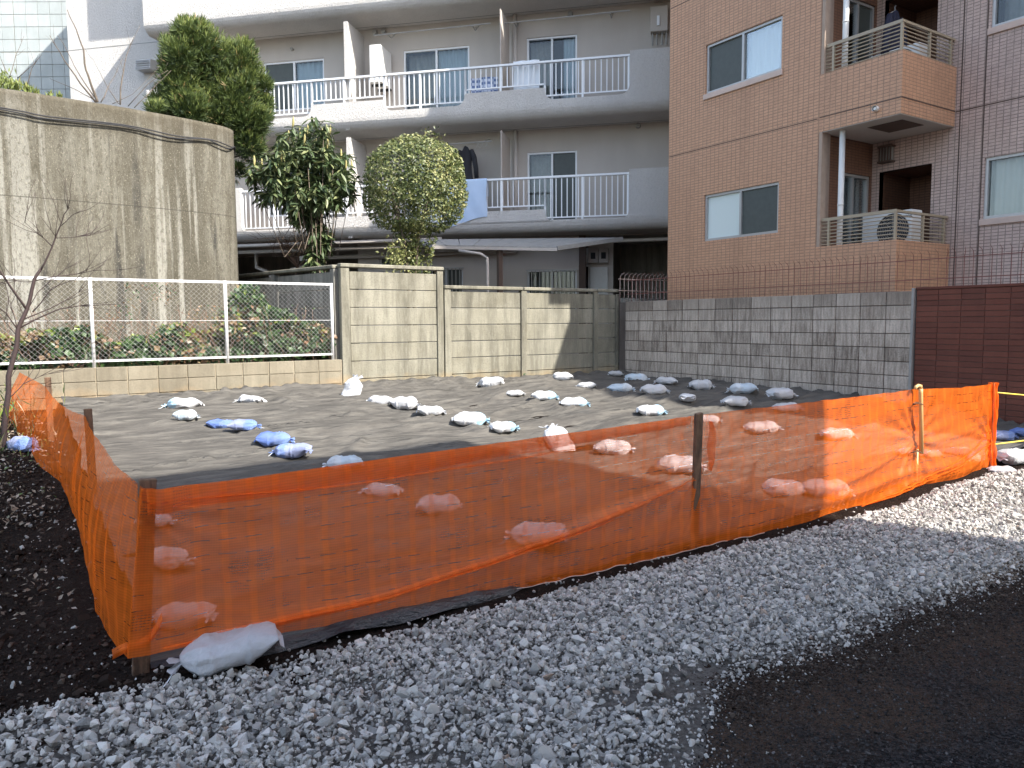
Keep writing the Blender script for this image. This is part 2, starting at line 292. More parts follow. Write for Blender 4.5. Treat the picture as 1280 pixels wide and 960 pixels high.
# ------------------------------------------------------------------ mesh helpers
class MB:
    def __init__(s): s.v = []; s.f = []; s.uv = []; s.smooth = False
    def quad(s, a, b, c, d, uv=None):
        i = len(s.v); s.v += [tuple(a), tuple(b), tuple(c), tuple(d)]; s.f.append((i, i+1, i+2, i+3)); s.uv.append(uv)
    def box(s, lo, hi, T=None):
        (x0, y0, z0), (x1, y1, z1) = lo, hi
        P = [(x0,y0,z0),(x1,y0,z0),(x1,y1,z0),(x0,y1,z0),(x0,y0,z1),(x1,y0,z1),(x1,y1,z1),(x0,y1,z1)]
        if T: P = [tuple(T @ Vector(p)) for p in P]
        i = len(s.v); s.v += P
        for f in ((0,3,2,1),(4,5,6,7),(0,1,5,4),(1,2,6,5),(2,3,7,6),(3,0,4,7)): s.f.append(tuple(i+k for k in f)); s.uv.append(None)
        return s
    def bar(s, p, q, w, h=None):
        p, q = Vector(p), Vector(q); d = q-p; L = d.length; z = d.normalized()
        up = Vector((0,0,1)) if abs(z.z) < .95 else Vector((1,0,0)); x = z.cross(up).normalized(); y = x.cross(z)
        T = Matrix.Translation(p) @ Matrix((x, y, z)).transposed().to_4x4(); h = h or w
        return s.box((-w/2, -h/2, 0), (w/2, h/2, L), T)
    def tube(s, pts, r, n=6, cap=True):
        pts = [Vector(p) for p in pts]; rs = r if isinstance(r, (list, tuple)) else [r]*len(pts)
        base = len(s.v); prev = None
        for k, p in enumerate(pts):
            d = (pts[min(k+1, len(pts)-1)]-pts[max(k-1, 0)]).normalized()
            if prev is None:
                up = Vector((0,0,1)) if abs(d.z) < .9 else Vector((1,0,0)); x = d.cross(up).normalized()
            else: x = (prev - d*prev.dot(d)).normalized()
            prev = x; y = d.cross(x)
            for j in range(n):
                t = 2*math.pi*j/n; s.v.append(tuple(p + (x*math.cos(t)+y*math.sin(t))*rs[k]))
        for k in range(len(pts)-1):
            for j in range(n):
                a = base+k*n+j; b = base+k*n+(j+1) % n; s.f.append((a, b, b+n, a+n)); s.uv.append(None)
        if cap:
            s.f.append(tuple(base+j for j in range(n))[::-1]); s.uv.append(None)
            e = base+(len(pts)-1)*n; s.f.append(tuple(e+j for j in range(n))); s.uv.append(None)
        return s
    def grid(s, fn, nu, nv, uvf=None, closeu=False):
        base = len(s.v)
        for j in range(nv+1):
            for i in range(nu+1): s.v.append(tuple(fn(i/nu, j/nv)))
        for j in range(nv):
            for i in range(nu):
                a = base+j*(nu+1)+i; s.f.append((a, a+1, a+nu+2, a+nu+1))
                s.uv.append([uvf(x/nu, y/nv) for x, y in ((i, j), (i+1, j), (i+1, j+1), (i, j+1))] if uvf else None)
        return s
    def prism(s, poly, axis_fn, d0, d1):
        """poly: list of 2d points; axis_fn(u,v,d)->3d point"""
        i = len(s.v); n = len(poly)
        s.v += [tuple(axis_fn(u, v, d0)) for u, v in poly] + [tuple(axis_fn(u, v, d1)) for u, v in poly]
        s.f.append(tuple(range(i, i+n))); s.f.append(tuple(range(i+2*n-1, i+n-1, -1))); s.uv += [None, None]
        for k in range(n): s.f.append((i+k, i+n+k, i+n+(k+1) % n, i+(k+1) % n)); s.uv.append(None)
        return s
    def mesh(s, name, m, inv=None, boxuv=False, fixn=True, bevel=0):
        me = bpy.data.meshes.new(name)
        vs = [tuple(inv @ Vector(v)) for v in s.v] if inv else s.v
        me.from_pydata(vs, [], s.f)
        if any(u is not None for u in s.uv):
            ul = me.uv_layers.new(name='UVMap'); k = 0; data = []
            for f, u in zip(s.f, s.uv):
                for c in range(len(f)): data += list(u[c]) if u else [0, 0]
            ul.data.foreach_set('uv', data)
        if fixn or bevel:
            bm = bmesh.new(); bm.from_mesh(me); bmesh.ops.recalc_face_normals(bm, faces=bm.faces)
            if bevel: bmesh.ops.bevel(bm, geom=list(bm.edges), offset=bevel, segments=1, affect='EDGES')
            bm.to_mesh(me); bm.free()
        if boxuv:
            ul = me.uv_layers.get('UVMap') or me.uv_layers.new(name='UVMap')
            for p in me.polygons:
                nn = p.normal
                for li in p.loop_indices:
                    co = Vector(me.vertices[me.loops[li].vertex_index].co)
                    if inv: co = inv.inverted() @ co
                    ul.data[li].uv = (co.x, co.y) if abs(nn.z) > .7 else ((co.y, co.z) if abs(nn.x) > abs(nn.y) else (co.x, co.z))
        if m: me.materials.append(m if not isinstance(m, str) else M[m])
        if s.smooth: me.polygons.foreach_set('use_smooth', [True]*len(me.polygons))
        me.update(); return me
WM = {}
def thing(name, label, cat, loc=(0,0,0), rotz=0, group=None):
    o = bpy.data.objects.new(name, None); COL.objects.link(o); o.location = loc; o.rotation_euler = (0, 0, rotz)
    o.empty_display_size = .2; o['label'] = label; o['category'] = cat
    if group: o['group'] = group
    WM[o.name] = Matrix.Translation(loc) @ Matrix.Rotation(rotz, 4, 'Z'); return o
def part(name, mb, m, parent, local=False, label=None, kind=None, **kw):
    W = WM[parent.name]; me = mb.mesh(name, m, None if local else W.inverted(), **kw) if isinstance(mb, MB) else mb
    o = bpy.data.objects.new(name, me); COL.objects.link(o); o.parent = parent; WM[o.name] = W
    if label: o['label'] = label
    if kind: o['kind'] = kind
    return o
def sub(name, me, parent, M4):      # a piece sharing its mesh, placed by a local matrix
    o = bpy.data.objects.new(name, me); COL.objects.link(o); o.parent = parent; o.matrix_local = M4; return o
def solo(name, mb, m, label, cat, loc, group=None, **kw):
    me = mb.mesh(name, m, Matrix.Translation(loc).inverted(), **kw); o = bpy.data.objects.new(name, me); COL.objects.link(o)
    o.location = loc; o['label'] = label; o['category'] = cat
    if group: o['group'] = group
    return o
def struct(name, mb, m, kind='structure', **kw):
    me = mb.mesh(name, m, **kw) if isinstance(mb, MB) else mb; o = bpy.data.objects.new(name, me); COL.objects.link(o); o['kind'] = kind; return o
def tone_mesh(name, V, Fc, tone, m, smooth=False):
    """big mesh from numpy arrays, one tone per face"""
    me = bpy.data.meshes.new(name); k = Fc.shape[1]; nf = len(Fc)
    me.vertices.add(len(V)); me.vertices.foreach_set('co', V.astype(np.float32).ravel())
    me.loops.add(nf*k); me.loops.foreach_set('vertex_index', Fc.astype(np.int32).ravel())
    me.polygons.add(nf); me.polygons.foreach_set('loop_start', np.arange(0, nf*k, k, dtype=np.int32))
    at = me.attributes.new('tone', 'FLOAT', 'FACE'); at.data.foreach_set('value', tone.astype(np.float32))
    me.materials.append(M[m]); me.update(calc_edges=True); me.validate()
    me.polygons.foreach_set('use_smooth', [bool(smooth)]*len(me.polygons)); me.update()
    return me
def leaves(centers, normals, size, shape=(1., .5), fold=.25, rs=None):
    """leaf shaped quads (pairs of faces folded on the midrib) -> V, F"""
    n = len(centers); t = np.random.normal(size=(n, 3)); 
    nn = normals/np.maximum(1e-6, np.linalg.norm(normals, axis=1, keepdims=True))
    t = t - nn*np.sum(t*nn, 1, keepdims=True) if rs is None else rs - 0*nn
    t /= np.maximum(1e-6, np.linalg.norm(t, axis=1, keepdims=True)); b = np.cross(nn, t); b /= np.maximum(1e-6, np.linalg.norm(b, axis=1, keepdims=True))
    nn = np.cross(t, b)
    L = (size*shape[0])[:, None]; Wd = (size*shape[1])[:, None]
    p0 = centers - t*L*.5; p2 = centers + t*L*.5; p1 = centers + b*Wd*.5 + nn*L*fold*.3; p3 = centers - b*Wd*.5 + nn*L*fold*.3
    V = np.stack([p0, p1, p2, p3], 1).reshape(-1, 3); i = np.arange(n)*4
    Fc = np.concatenate([np.stack([i, i+1, i+2], 1), np.stack([i, i+2, i+3], 1)]); return V, Fc
def nz(x, y, z=0., s=1.): return noise.noise(Vector((x*s, y*s, z*s)))

# ------------------------------------------------------------------ ground, road, gravel
def build_ground():
    xs = np.concatenate([np.linspace(-120, -6, 12), np.linspace(-5, 16, 106), np.linspace(18, 160, 12)])
    ys = np.concatenate([np.linspace(-120, -6, 12), np.linspace(-5, 15, 101), np.linspace(17, 200, 12)])
    mb = MB(); mb.smooth = True
    for y in ys:
        for x in xs:
            z = ground_z(x, y)
            if -5 <= x <= 16 and 2.6 < y < 12: z += .025*nz(x, y, 0, 2.5)+.012*nz(x, y, 3, 9)
            if y < 2.6: z = -.012 + 0*x
            mb.v.append((x, y, z-.006))
    W = len(xs)
    for j in range(len(ys)-1):
        for i in range(W-1): mb.f.append((j*W+i, j*W+i+1, (j+1)*W+i+1, (j+1)*W+i)); mb.uv.append(None)
    struct('ground', mb, 'soil', fixn=False)
    # road: near side of the gravel, ragged edge
    def edge(x): 
        e = 2.22+.09*nz(x, 0, 0, 1.3)+.04*nz(x, 5, 0, 6)+.015*nz(x, 9, 0, 22)
        if x < 2.6: e -= (2.6-x)*.55
        return max(e, .2) if x > -3 else .2
    mb = MB(); X = np.concatenate([np.linspace(-60, -3.2, 6), np.linspace(-3, 14, 340), np.linspace(14.4, 90, 8)])
    for x in X: mb.v += [(x, -60, .004), (x, edge(x), .004), (x, edge(x)+.03, -.02)]
    for i in range(len(X)-1):
        for k in range(2): mb.f.append((3*i+k, 3*i+3+k, 3*i+4+k, 3*i+1+k)); mb.uv.append(None)
    struct('asphalt_road', mb, 'asphalt')
    # grit bed below the stones
    def up(x): 
        e = 3.62+.07*nz(x, 2, 0, 1.7)+.03*nz(x, 2, 5, 8)
        if x < .9: e += (.9-x)*.14
        if x > 8: e = 3.60 - (x-8)*.10
        return e
    mb = MB(); X = np.linspace(-4, 14, 240); nv = 24
    for x in X:
        e0 = edge(x)-.06; e1 = up(x)
        for k in range(nv+1):
            y = e0+(e1-e0)*k/nv; mb.v.append((x, y, ground_z(x, y)+.012*(math.sin(math.pi*k/nv)**.5 if 0 < k < nv else -1.2)+.004*nz(x, y, 0, 12)))
    for i in range(len(X)-1):
        for k in range(nv): a = i*(nv+1)+k; mb.f.append((a, a+nv+1, a+nv+2, a+1)); mb.uv.append(None)
    struct('gravel_path', mb, 'grit')
    return edge, up
edge_fn, up_fn = build_ground()

def rock_meshes(k, npts):
    out = []
    for _ in range(k):
        bm = bmesh.new()
        for i in range(npts):
            v = Vector(np.random.normal(size=3)); v.normalize(); v *= random.uniform(.8, 1.); bm.verts.new((v.x, v.y*random.uniform(.7, .9), v.z*.68))
        r = bmesh.ops.convex_hull(bm, input=bm.verts); bmesh.ops.delete(bm, geom=[g for g in r['geom_interior'] if isinstance(g, bmesh.types.BMVert)], context='VERTS')
        bm.verts.index_update(); V = np.array([v.co[:] for v in bm.verts]); Fc = np.array([[v.index for v in f.verts] for f in bm.faces if len(f.verts) == 3]); bm.free(); out.append((V, Fc))
    return out
def scatter_rocks(P, size, tone, rocks):
    V, Fc, T = [], [], []; off = 0; n = len(P)
    idx = np.random.randint(0, len(rocks), n)
    for r, (rv, rf) in enumerate(rocks):
        sel = np.where(idx == r)[0]; m = len(sel)
        if not m: continue
        ang = np.random.uniform(0, 2*math.pi, (m, 3)); tilt = np.random.normal(0, .7, (m, 2))
        c, s_ = np.cos(ang[:, 0]), np.sin(ang[:, 0]); v = np.repeat(rv[None], m, 0)*size[sel][:, None, None]*np.random.uniform(.75, 1.25, (m, 1, 3))
        x = v[..., 0]*c[:, None]-v[..., 1]*s_[:, None]; y = v[..., 0]*s_[:, None]+v[..., 1]*c[:, None]; z = v[..., 2]
        ct, st = np.cos(tilt[:, 0])[:, None], np.sin(tilt[:, 0])[:, None]; y, z = y*ct-z*st, y*st+z*ct
        ct, st = np.cos(tilt[:, 1])[:, None], np.sin(tilt[:, 1])[:, None]; x, z = x*ct-z*st, x*st+z*ct
        v = np.stack([x, y, z], -1)+P[sel][:, None, :]
        V.append(v.reshape(-1, 3)); k = len(rv); Fc.append((rf[None]+(np.arange(m)*k)[:, None, None]).reshape(-1, 3)+off); T.append(np.repeat(tone[sel], len(rf))); off += m*k
    return np.concatenate(V), np.concatenate(Fc), np.concatenate(T)
def build_gravel():
    P, sz = [], []
    for lay in range(3):
        N_ = [64000, 44000, 18000][lay]
        for _ in range(N_):
            x = -1.3+random.random()**1.0*12.3; e0, e1 = edge_fn(x), up_fn(x)
            lo = e0 if x > 2.3 else max(e0, 1.0)
            y = random.uniform(lo-.02, e1+.02); t = (y-lo)/(e1-lo)
            th = clamp((y-lo)/.35)*clamp((e1+.04-y)/.12)
            # thin, sandy stretch at the far right and a bare patch by the road
            bare = clamp((x-7.0)/1.5)*clamp((3.35-y)/.35)*.9
            if (x-2.35)**2/.16+(y-2.40)**2/.016 < 1: bare = .85
            dens = (.42+.58*th)*(1-bare)*(.9+.5*nz(x, y, 0, 1.4))
            if lay and th < .4: continue
            if random.random() > dens: continue
            s_ = random.lognormvariate(math.log(.0128), .50)*(.55+.5*th); s_ = min(s_, .040)
            if x > 6: s_ *= 1-.15*clamp((x-6)/3)
            P.append((x, y, ground_z(x, y)+.008+lay*.017*th+random.uniform(-.003, .006)+.012*nz(x, y, 0, 3))); sz.append(s_)
    # strays on soil and road
    for _ in range(900):
        x = random.uniform(-.5, 8); y = edge_fn(x)-abs(random.gauss(0, .10)); P.append((x, y, .006)); sz.append(random.uniform(.003, .010))
    for _ in range(160):
        x = random.uniform(-1.2, 6); y = up_fn(x)+abs(random.gauss(0, .12)); P.append((x, y, ground_z(x, y)+.004)); sz.append(random.uniform(.006, .018))
    P, sz = np.array(P), np.array(sz); tone = np.clip(np.random.normal(.5, .24, len(P)), 0, .93); tone[np.random.rand(len(P)) < .012] = 1
    V, Fc, T = scatter_rocks(P, sz, tone, rock_meshes(18, 11))
    me = tone_mesh('gravel', V, Fc, T, 'stone'); struct('gravel', me, None, kind='stuff')
build_gravel()
def build_litter():
    # clods, stones and dry leaves on the dark soil left of the net
    n = 1400; a = np.random.uniform(-2.2, .35, n); b = np.random.uniform(3.7, 10.5, n)
    P = np.array([(x, y, ground_z(x, y)+.004) for x, y in zip(a, b)]); sz = np.random.lognormal(math.log(.008), .5, n)
    V, Fc, T = scatter_rocks(P, np.clip(sz, .003, .035), np.clip(np.random.normal(.25, .2, n), 0, .8), rock_meshes(6, 12))
    m2, nt, o = mat('clod'); nn_ = N(nt); at = nn_('Attribute', attribute_name='tone'); nn_.princ(o, nn_.ramp(at.outputs['Fac'], [(0, (.010, .007, .006)), (.7, (.038, .026, .020)), (1, (.10, .08, .065))]), .95, Specular_IOR_Level=.1); M['clod'] = m2
    m2, nt, o = mat('aggregate'); nn_ = N(nt); at = nn_('Attribute', attribute_name='tone'); nn_.princ(o, nn_.ramp(at.outputs['Fac'], [(0, (.008, .008, .008)), (.5, (.045, .041, .040)), (.85, (.13, .12, .115)), (1, (.26, .24, .21))]), .8, Specular_IOR_Level=.2); M['aggregate'] = m2
    k = 26000; aa = np.random.uniform(-2.6, .5, k); bb = 3.2+np.random.rand(k)**1.4*6
    Pc = np.array([(x, y, ground_z(x, y)-.002) for x, y in zip(aa, bb)]); V_, F_, T_ = scatter_rocks(Pc, np.clip(np.random.lognormal(math.log(.009), .55, k), .003, .05), np.clip(np.random.normal(.45, .25, k), 0, 1), rock_meshes(8, 10))
    struct('soil_clods', tone_mesh('soil_clods', V_, F_, T_, 'clod'), None, kind='stuff')
    k = 60000; aa = .9+np.random.rand(k)*6.5; bb = np.array([edge_fn(x) for x in aa])+.04-np.random.rand(k)**1.1*2.2; ok = bb > .75*aa*.35+.1; aa, bb = aa[ok], bb[ok]; k = len(aa)
    Pc = np.stack([aa, bb, np.full(k, .004)], 1); V_, F_, T_ = scatter_rocks(Pc, np.clip(np.random.lognormal(math.log(.0058), .35, k), .003, .014), np.clip(np.random.beta(1.5, 3.2, k), 0, 1), rock_meshes(6, 8))
    struct('road_aggregate', tone_mesh('road_aggregate', V_, F_, T_, 'aggregate'), None, kind='stuff')
    k = 24000; aa = 2.4+np.random.rand(k)*6.; bb = np.array([edge_fn(x) for x in aa])+np.random.normal(-.03, .10, k)*(1+.25*(aa-2.4)); Pc = np.stack([aa, bb, np.full(k, .004)], 1)
    V_, F_, T_ = scatter_rocks(Pc, np.clip(np.random.lognormal(math.log(.007), .4, k), .003, .02), np.clip(np.random.normal(.7, .2, k), 0, 1), rock_meshes(6, 9))
    struct('verge_dirt', tone_mesh('verge_dirt', V_, F_, T_, 'clod'), None, kind='stuff')
    struct('soil_pebbles', tone_mesh('soil_pebbles', V, Fc, T, 'stone'), None, kind='stuff')
    n = 5200; a = np.random.uniform(-2.3, .2, n); b = 4.6+np.random.rand(n)**.8*6.5
    k = np.array([nz(x, y, 0, 1.1) for x, y in zip(a, b)]) + (b-6)*.12 > -.05; a, b = a[k], b[k]; n = len(a)
    c = np.array([(x, y, ground_z(x, y)+.012+random.random()*.03) for x, y in zip(a, b)])
    V, Fc = leaves(c, np.array([0, 0, 1.])+np.random.normal(0, .5, (n, 3)), np.random.uniform(.02, .055, n), (1, .5))
    t = np.random.rand(n)*.95; t[(np.random.rand(n) < .12) & (b > 7)] = 1.
    struct('leaf_litter', tone_mesh('leaf_litter', V, Fc, np.concatenate([t, t]), 'leaf_dry'), None, kind='stuff')
build_litter()

# ------------------------------------------------------------------ lot walls
def block_mesh(name, L, D, Hh, m, bevel=.006):
    mb = MB(); mb.box((-L/2, -D/2, -Hh/2), (L/2, D/2, Hh/2)); return mb.mesh(name, m, bevel=bevel)
def build_low_wall():
    t = thing('low_block_wall', 'low tan concrete block wall, three courses high, carrying the chain link fence', 'wall', (1.7, 12.2, .45))
    mb = MB(); mb.box((-2.3, 12.115, .3), (4.50, 12.235, 1.035)); part('mortar_core', mb, 'mortar', t)
    me = block_mesh('block', .388, .14, .192, 'low_block', .005); inv = WM[t.name].inverted()
    for r in range(4):
        for c in range(17):
            x = 4.30-c*.4
            if x < -2.2: continue
            T = Matrix.Translation((x+random.uniform(-.002, .002), 12.17+random.uniform(-.003, .003), 1.04-.098-r*.2))
            sub('block', me, t, inv @ T)
build_low_wall()
def build_panel_wall():
    t = thing('concrete_panel_wall', 'tan precast concrete panel wall with posts and coping, its left bay taller', 'wall', (7.4, 12.16, .45))
    inv = WM[t.name].inverted()
    for x0, x1, top, rows in ((4.67, 6.29, 2.50, 7), (6.57, 8.08, 2.20, 6), (8.22, 9.85, 2.20, 6), (9.98, 10.46, 2.20, 6)):
        Hh = .300; me = block_mesh('panel', x1-x0-.004, .05, Hh-.010, 'panel', .006)
        for r in range(rows):
            sub('panel', me, t, inv @ Matrix.Translation(((x0+x1)/2, 12.155+random.uniform(-.004, .004), top-Hh/2-r*Hh)) @ Matrix.Rotation(random.uniform(-.002, .002), 4, 'Y'))
    for x, w, top in ((4.585, .15, 2.555), (6.35, .12, 2.555), (6.50, .13, 2.235), (8.15, .13, 2.235), (9.915, .12, 2.235)):
        mb = MB(); mb.box((x-w/2, 12.10, .3), (x+w/2, 12.21, top)); part('post', mb, 'panel', t, bevel=.006)
    for x0, x1, z, j in ((4.50, 6.42, 2.558, 0), (6.43, 8.12, 2.238, 0), (8.14, 9.92, 2.238, .002), (9.94, 10.5, 2.238, .004)):
        mb = MB(); mb.box((x0, 12.075+j, z), (x1, 12.235, z+.065)); part('coping', mb, 'panel', t, bevel=.012)
    mb = MB(); mb.box((10.44, 12.092, .3), (10.512, 12.2, 2.20)); part('post', mb, 'panel', t, bevel=.004)
    # the return running away from its left end, in shade
    t2 = thing('concrete_panel_wall', 'dark shaded panel wall running back from the tall bay, behind the chain link fence', 'wall', (4.1, 13.6, 1.0))
    p, q = Vector((4.50, 12.25, 0)), Vector((3.62, 16.2, 0)); d = (q-p).normalized(); yaw = math.atan2(d.y, d.x); L = (q-p).length
    T = Matrix.Translation(p) @ Matrix.Rotation(yaw, 4, 'Z'); inv = WM[t2.name].inverted()
    me = block_mesh('panel', 1.84, .05, .29, 'panel_dark', .006)
    for c in range(2):
        for r in range(7): sub('panel', me, t2, inv @ T @ Matrix.Translation((.08+.92+c*2.0, 0, 2.50-.15-r*.3)))
    for c in range(3): mb = MB(); mb.box((c*2.0, -.06, .4), (c*2.0+.12, .06, 2.54), T); part('post', mb, 'panel_dark', t2, bevel=.006)
    mb = MB(); mb.box((0, -.08, 2.545), (L, .08, 2.605), T); part('coping', mb, 'panel', t2, bevel=.012)
build_panel_wall()
def build_grey_wall():
    t = thing('grey_block_wall', 'weathered grey concrete block wall in the shade, below the brown flats', 'wall', (10.6, 9, .45))
    mb = MB(); mb.box((10.517, 5.87, .3), (10.63, 12.08, 2.03)); part('mortar_core', mb, 'mortar_dark', t)
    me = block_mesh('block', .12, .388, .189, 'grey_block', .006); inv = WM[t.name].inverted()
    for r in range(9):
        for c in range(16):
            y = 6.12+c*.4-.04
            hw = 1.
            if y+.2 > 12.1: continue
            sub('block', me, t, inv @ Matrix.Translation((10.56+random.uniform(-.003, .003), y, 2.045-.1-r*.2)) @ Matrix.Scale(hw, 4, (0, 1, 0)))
    mb = MB(); mb.box((10.47, 5.86, .3), (10.62, 5.895, 2.08)); part('end_post', mb, 'grey_metal', t)
build_grey_wall()
def build_brick_wall():
    t = thing('brick_wall', 'dark red brick wall at the right, beyond the end of the orange net', 'wall', (10.6, 3.9, .4))
    mb = MB(); mb.box((10.522, 1.2, .1), (10.66, 5.845, 2.05)); part('mortar_core', mb, 'mortar_dark', t)
    inv = WM[t.name].inverted(); me = block_mesh('brick', .10, .2965, .0685, 'red_brick', .004); rest = MB(); kk = 0
    for r in range(24):
        for c in range(16):
            y = 5.845-.15-c*.3; z = 2.05-.036-r*.0745
            if y < 1.3: continue
            T = Matrix.Translation((10.56+random.uniform(-.002, .002), y, z))
            if kk < 290 and c < 9 and r < 24 and z > .35: sub('brick', me, t, inv @ T); kk += 1
            else: rest.box((-.05, -.148, -.034), (.05, .148, .034), T)
    part('brick_courses', rest, 'red_brick', t, kind='stuff')
    mb = MB(); mb.box((10.50, 1.2, 2.053), (10.68, 5.855, 2.09)); part('coping', mb, 'red_brick', t, bevel=.006)
build_brick_wall()
def build_curved_wall():
    pts = [(-7, 13.6), (-4, 13.35), (-2, 13.27), (-.03, 13.27), (.56, 13.31), (1.51, 13.42), (2.2, 13.55), (2.7, 13.67), (3.1, 13.81), (3.3, 13.98), (3.38, 14.2), (3.42, 14.7), (3.40, 16), (3.3, 18.5)]
    t = thing('retaining_wall', 'tall curved concrete wall with dark weather streaks, upper left behind the chain link fence', 'wall', (1, 14.5, .5))
    # smooth the plan line
    P = []
    for i in range(len(pts)-1):
        p0 = pts[max(i-1, 0)]; p1 = pts[i]; p2 = pts[i+1]; p3 = pts[min(i+2, len(pts)-1)]
        for k in range(6):
            u = k/6; P.append(tuple(.5*((2*p1[c])+(-p0[c]+p2[c])*u+(2*p0[c]-5*p1[c]+4*p2[c]-p3[c])*u*u+(-p0[c]+3*p1[c]-3*p2[c]+p3[c])*u**3) for c in (0, 1)))
    P.append(pts[-1])
    mb = MB(); mb.smooth = True
    nz_ = [.4, 1.5, 2.5, 3.5, 4.3, 4.93]
    for (x, y) in P:
        for z in nz_: mb.v.append((x, y, z))
        mb.v.append((x, y, 5.0)); mb.v.append((x-.02, y+.25, 5.0)); mb.v.append((x-.02, y+.25, 4.5))
    K = len(nz_)+3
    for i in range(len(P)-1):
        for k in range(K-1): a = i*K+k; mb.f.append((a, a+K, a+K+1, a+1)); mb.uv.append(None)
    part('wall_face', mb, 'old_concrete', t, fixn=False)
    # fill of soil held behind it
    mb = MB(); q = [(x, y+.2) for x, y in P if y < 16.5]; q += [(3.2, 17.5), (-7, 17.5)]
    mb.prism(q, lambda u, v, d: (u-.1, v, d), 4.2, 4.6); part('soil_fill', mb, 'soil', t)
    # two cables slung along it
    for k, (dz, nm) in enumerate(((0, 'a'), (-.05, 'b'))):
        pp = []
        for i, (x, y) in enumerate(P[6:-6:2]):
            pp.append((x+.0, y-.05-.01*k, 4.70-.02*math.sin(i*.9+k)+dz*abs(math.sin(i*.5))))
        c = MB(); c.tube(pp, .011, 5); c.smooth = True
        o = solo('cable', c, 'dark', 'upper of two black cables slung along the curved concrete wall' if k == 0 else 'lower of two black cables slung along the curved concrete wall', 'cable', pp[0], group='cables on the curved wall')
    # planting bed behind the low wall
    mb = MB(); mb.prism([(-4, 12.22), (4.40, 12.22), (3.6, 15.4), (3.35, 14.0), (2.9, 13.9), (-4, 13.6)], lambda u, v, d: (u, v, d), .5, .98)
    struct('planting_bed', mb, 'soil')
build_curved_wall()
def build_chain_link():
    t = thing('chain_link_fence', 'galvanised chain link fence with white posts on top of the low block wall', 'fence', (1.6, 12.17, 1.04))
    top, bot = 2.275, 1.13
    for x in (-.93, .89, 2.695, 4.37):
        mb = MB(); mb.tube([(x, 12.17, 1.03), (x, 12.17, top+.02)], .025, 10); mb.smooth = True; part('post', mb, 'galv', t)
    mb = MB(); mb.bar((-2.6, 12.17, top), (4.37, 12.17, top), .038, .035); part('top_rail', mb, 'galv', t)
    mb = MB(); mb.bar((-2.6, 12.17, bot), (4.37, 12.17, bot), .034, .03); part('bottom_rail', mb, 'galv', t)
    mb = MB(); mb.bar((-2.6, 12.15, 1.70), (4.37, 12.15, 1.69), .006); part('tension_wire', mb, 'galv', t)
    mb = MB(); p = .0566*1.25; H = top-bot; y = 12.14
    x = -2.6-H
    while x < 4.37:
        for sgn in (1, -1):
            x0, x1 = (x, x+H) if sgn > 0 else (x+H, x); z0, z1 = bot, top
            # clip to the fence ends
            for xm in (-2.6, 4.36):
                pass
            def zz(xx): return z0+(xx-x0)/(x1-x0)*(z1-z0)
            a, b = (x0, z0), (x1, z1)
            lo, hi = -2.6, 4.36
            if max(a[0], b[0]) < lo or min(a[0], b[0]) > hi: continue
            ca = clamp(a[0], lo, hi); cb = clamp(b[0], lo, hi)
            mb.tube([(ca, y+.003*sgn, zz(ca)), (cb, y-.003*sgn, zz(cb))], .0015, 3, False)
        x += p
    part('wire_mesh', mb, 'wire', t, kind='stuff', fixn=False)
build_chain_link()
def build_spike_fences():
    # spiked guard rail over the grey wall and the brick wall
    t = thing('spiked_rail', 'thin red brown spiked guard rail along the top of the right hand walls', 'fence', (10.62, 7, 2.05), group='spiked guard rails')
    for z in (2.2, 2.475): mb = MB(); mb.bar((10.64, 2.2, z), (10.64, 12.0, z), .012); part('rail', mb, 'dark_brown_red', t)
    me = None; inv = WM[t.name].inverted(); y = 2.3
    while y < 11.9:
        if me is None:
            mb = MB(); mb.tube([(0, 0, 0), (0, 0, .44), (-.03, -.015, .50), (-.10, -.02, .55)], [.0045, .0045, .004, .002], 4); me = mb.mesh('spike', 'dark_brown_red')
        sub('spike', me, t, inv @ Matrix.Translation((10.64, y, 2.05)) @ Matrix.Rotation(random.uniform(-.3, .3), 4, 'Z')); y += .115
    t = thing('spiked_rail', 'short pale spiked guard rail in the corner beside the brown flats', 'fence', (11.2, 12.15, 2.1), group='spiked guard rails')
    for z in (2.28, 2.52): mb = MB(); mb.bar((10.55, 12.16, z), (13.2, 12.16, z), .014); part('rail', mb, 'pink_sill', t)
    mb = MB(); mb.tube([(0, 0, 0), (0, 0, .48), (0, -.03, .55), (.05, -.08, .60)], [.007, .007, .006, .003], 4); me = mb.mesh('spike', 'pink_sill'); inv = WM[t.name].inverted()
    for k in range(22): sub('spike', me, t, inv @ Matrix.Translation((10.6+k*.115, 12.16, 2.05)))
    mb = MB(); mb.box((10.66, 12.10, .3), (14, 12.22, 2.12)); solo('block_wall', mb, 'panel_dark', 'dark wall section in the far corner under the short pale spikes', 'wall', (12, 12.2, .5), bevel=.005)
M['dark_brown_red'] = m_plain('dark_brown_red', (.20, .07, .055), .6)
build_spike_fences()

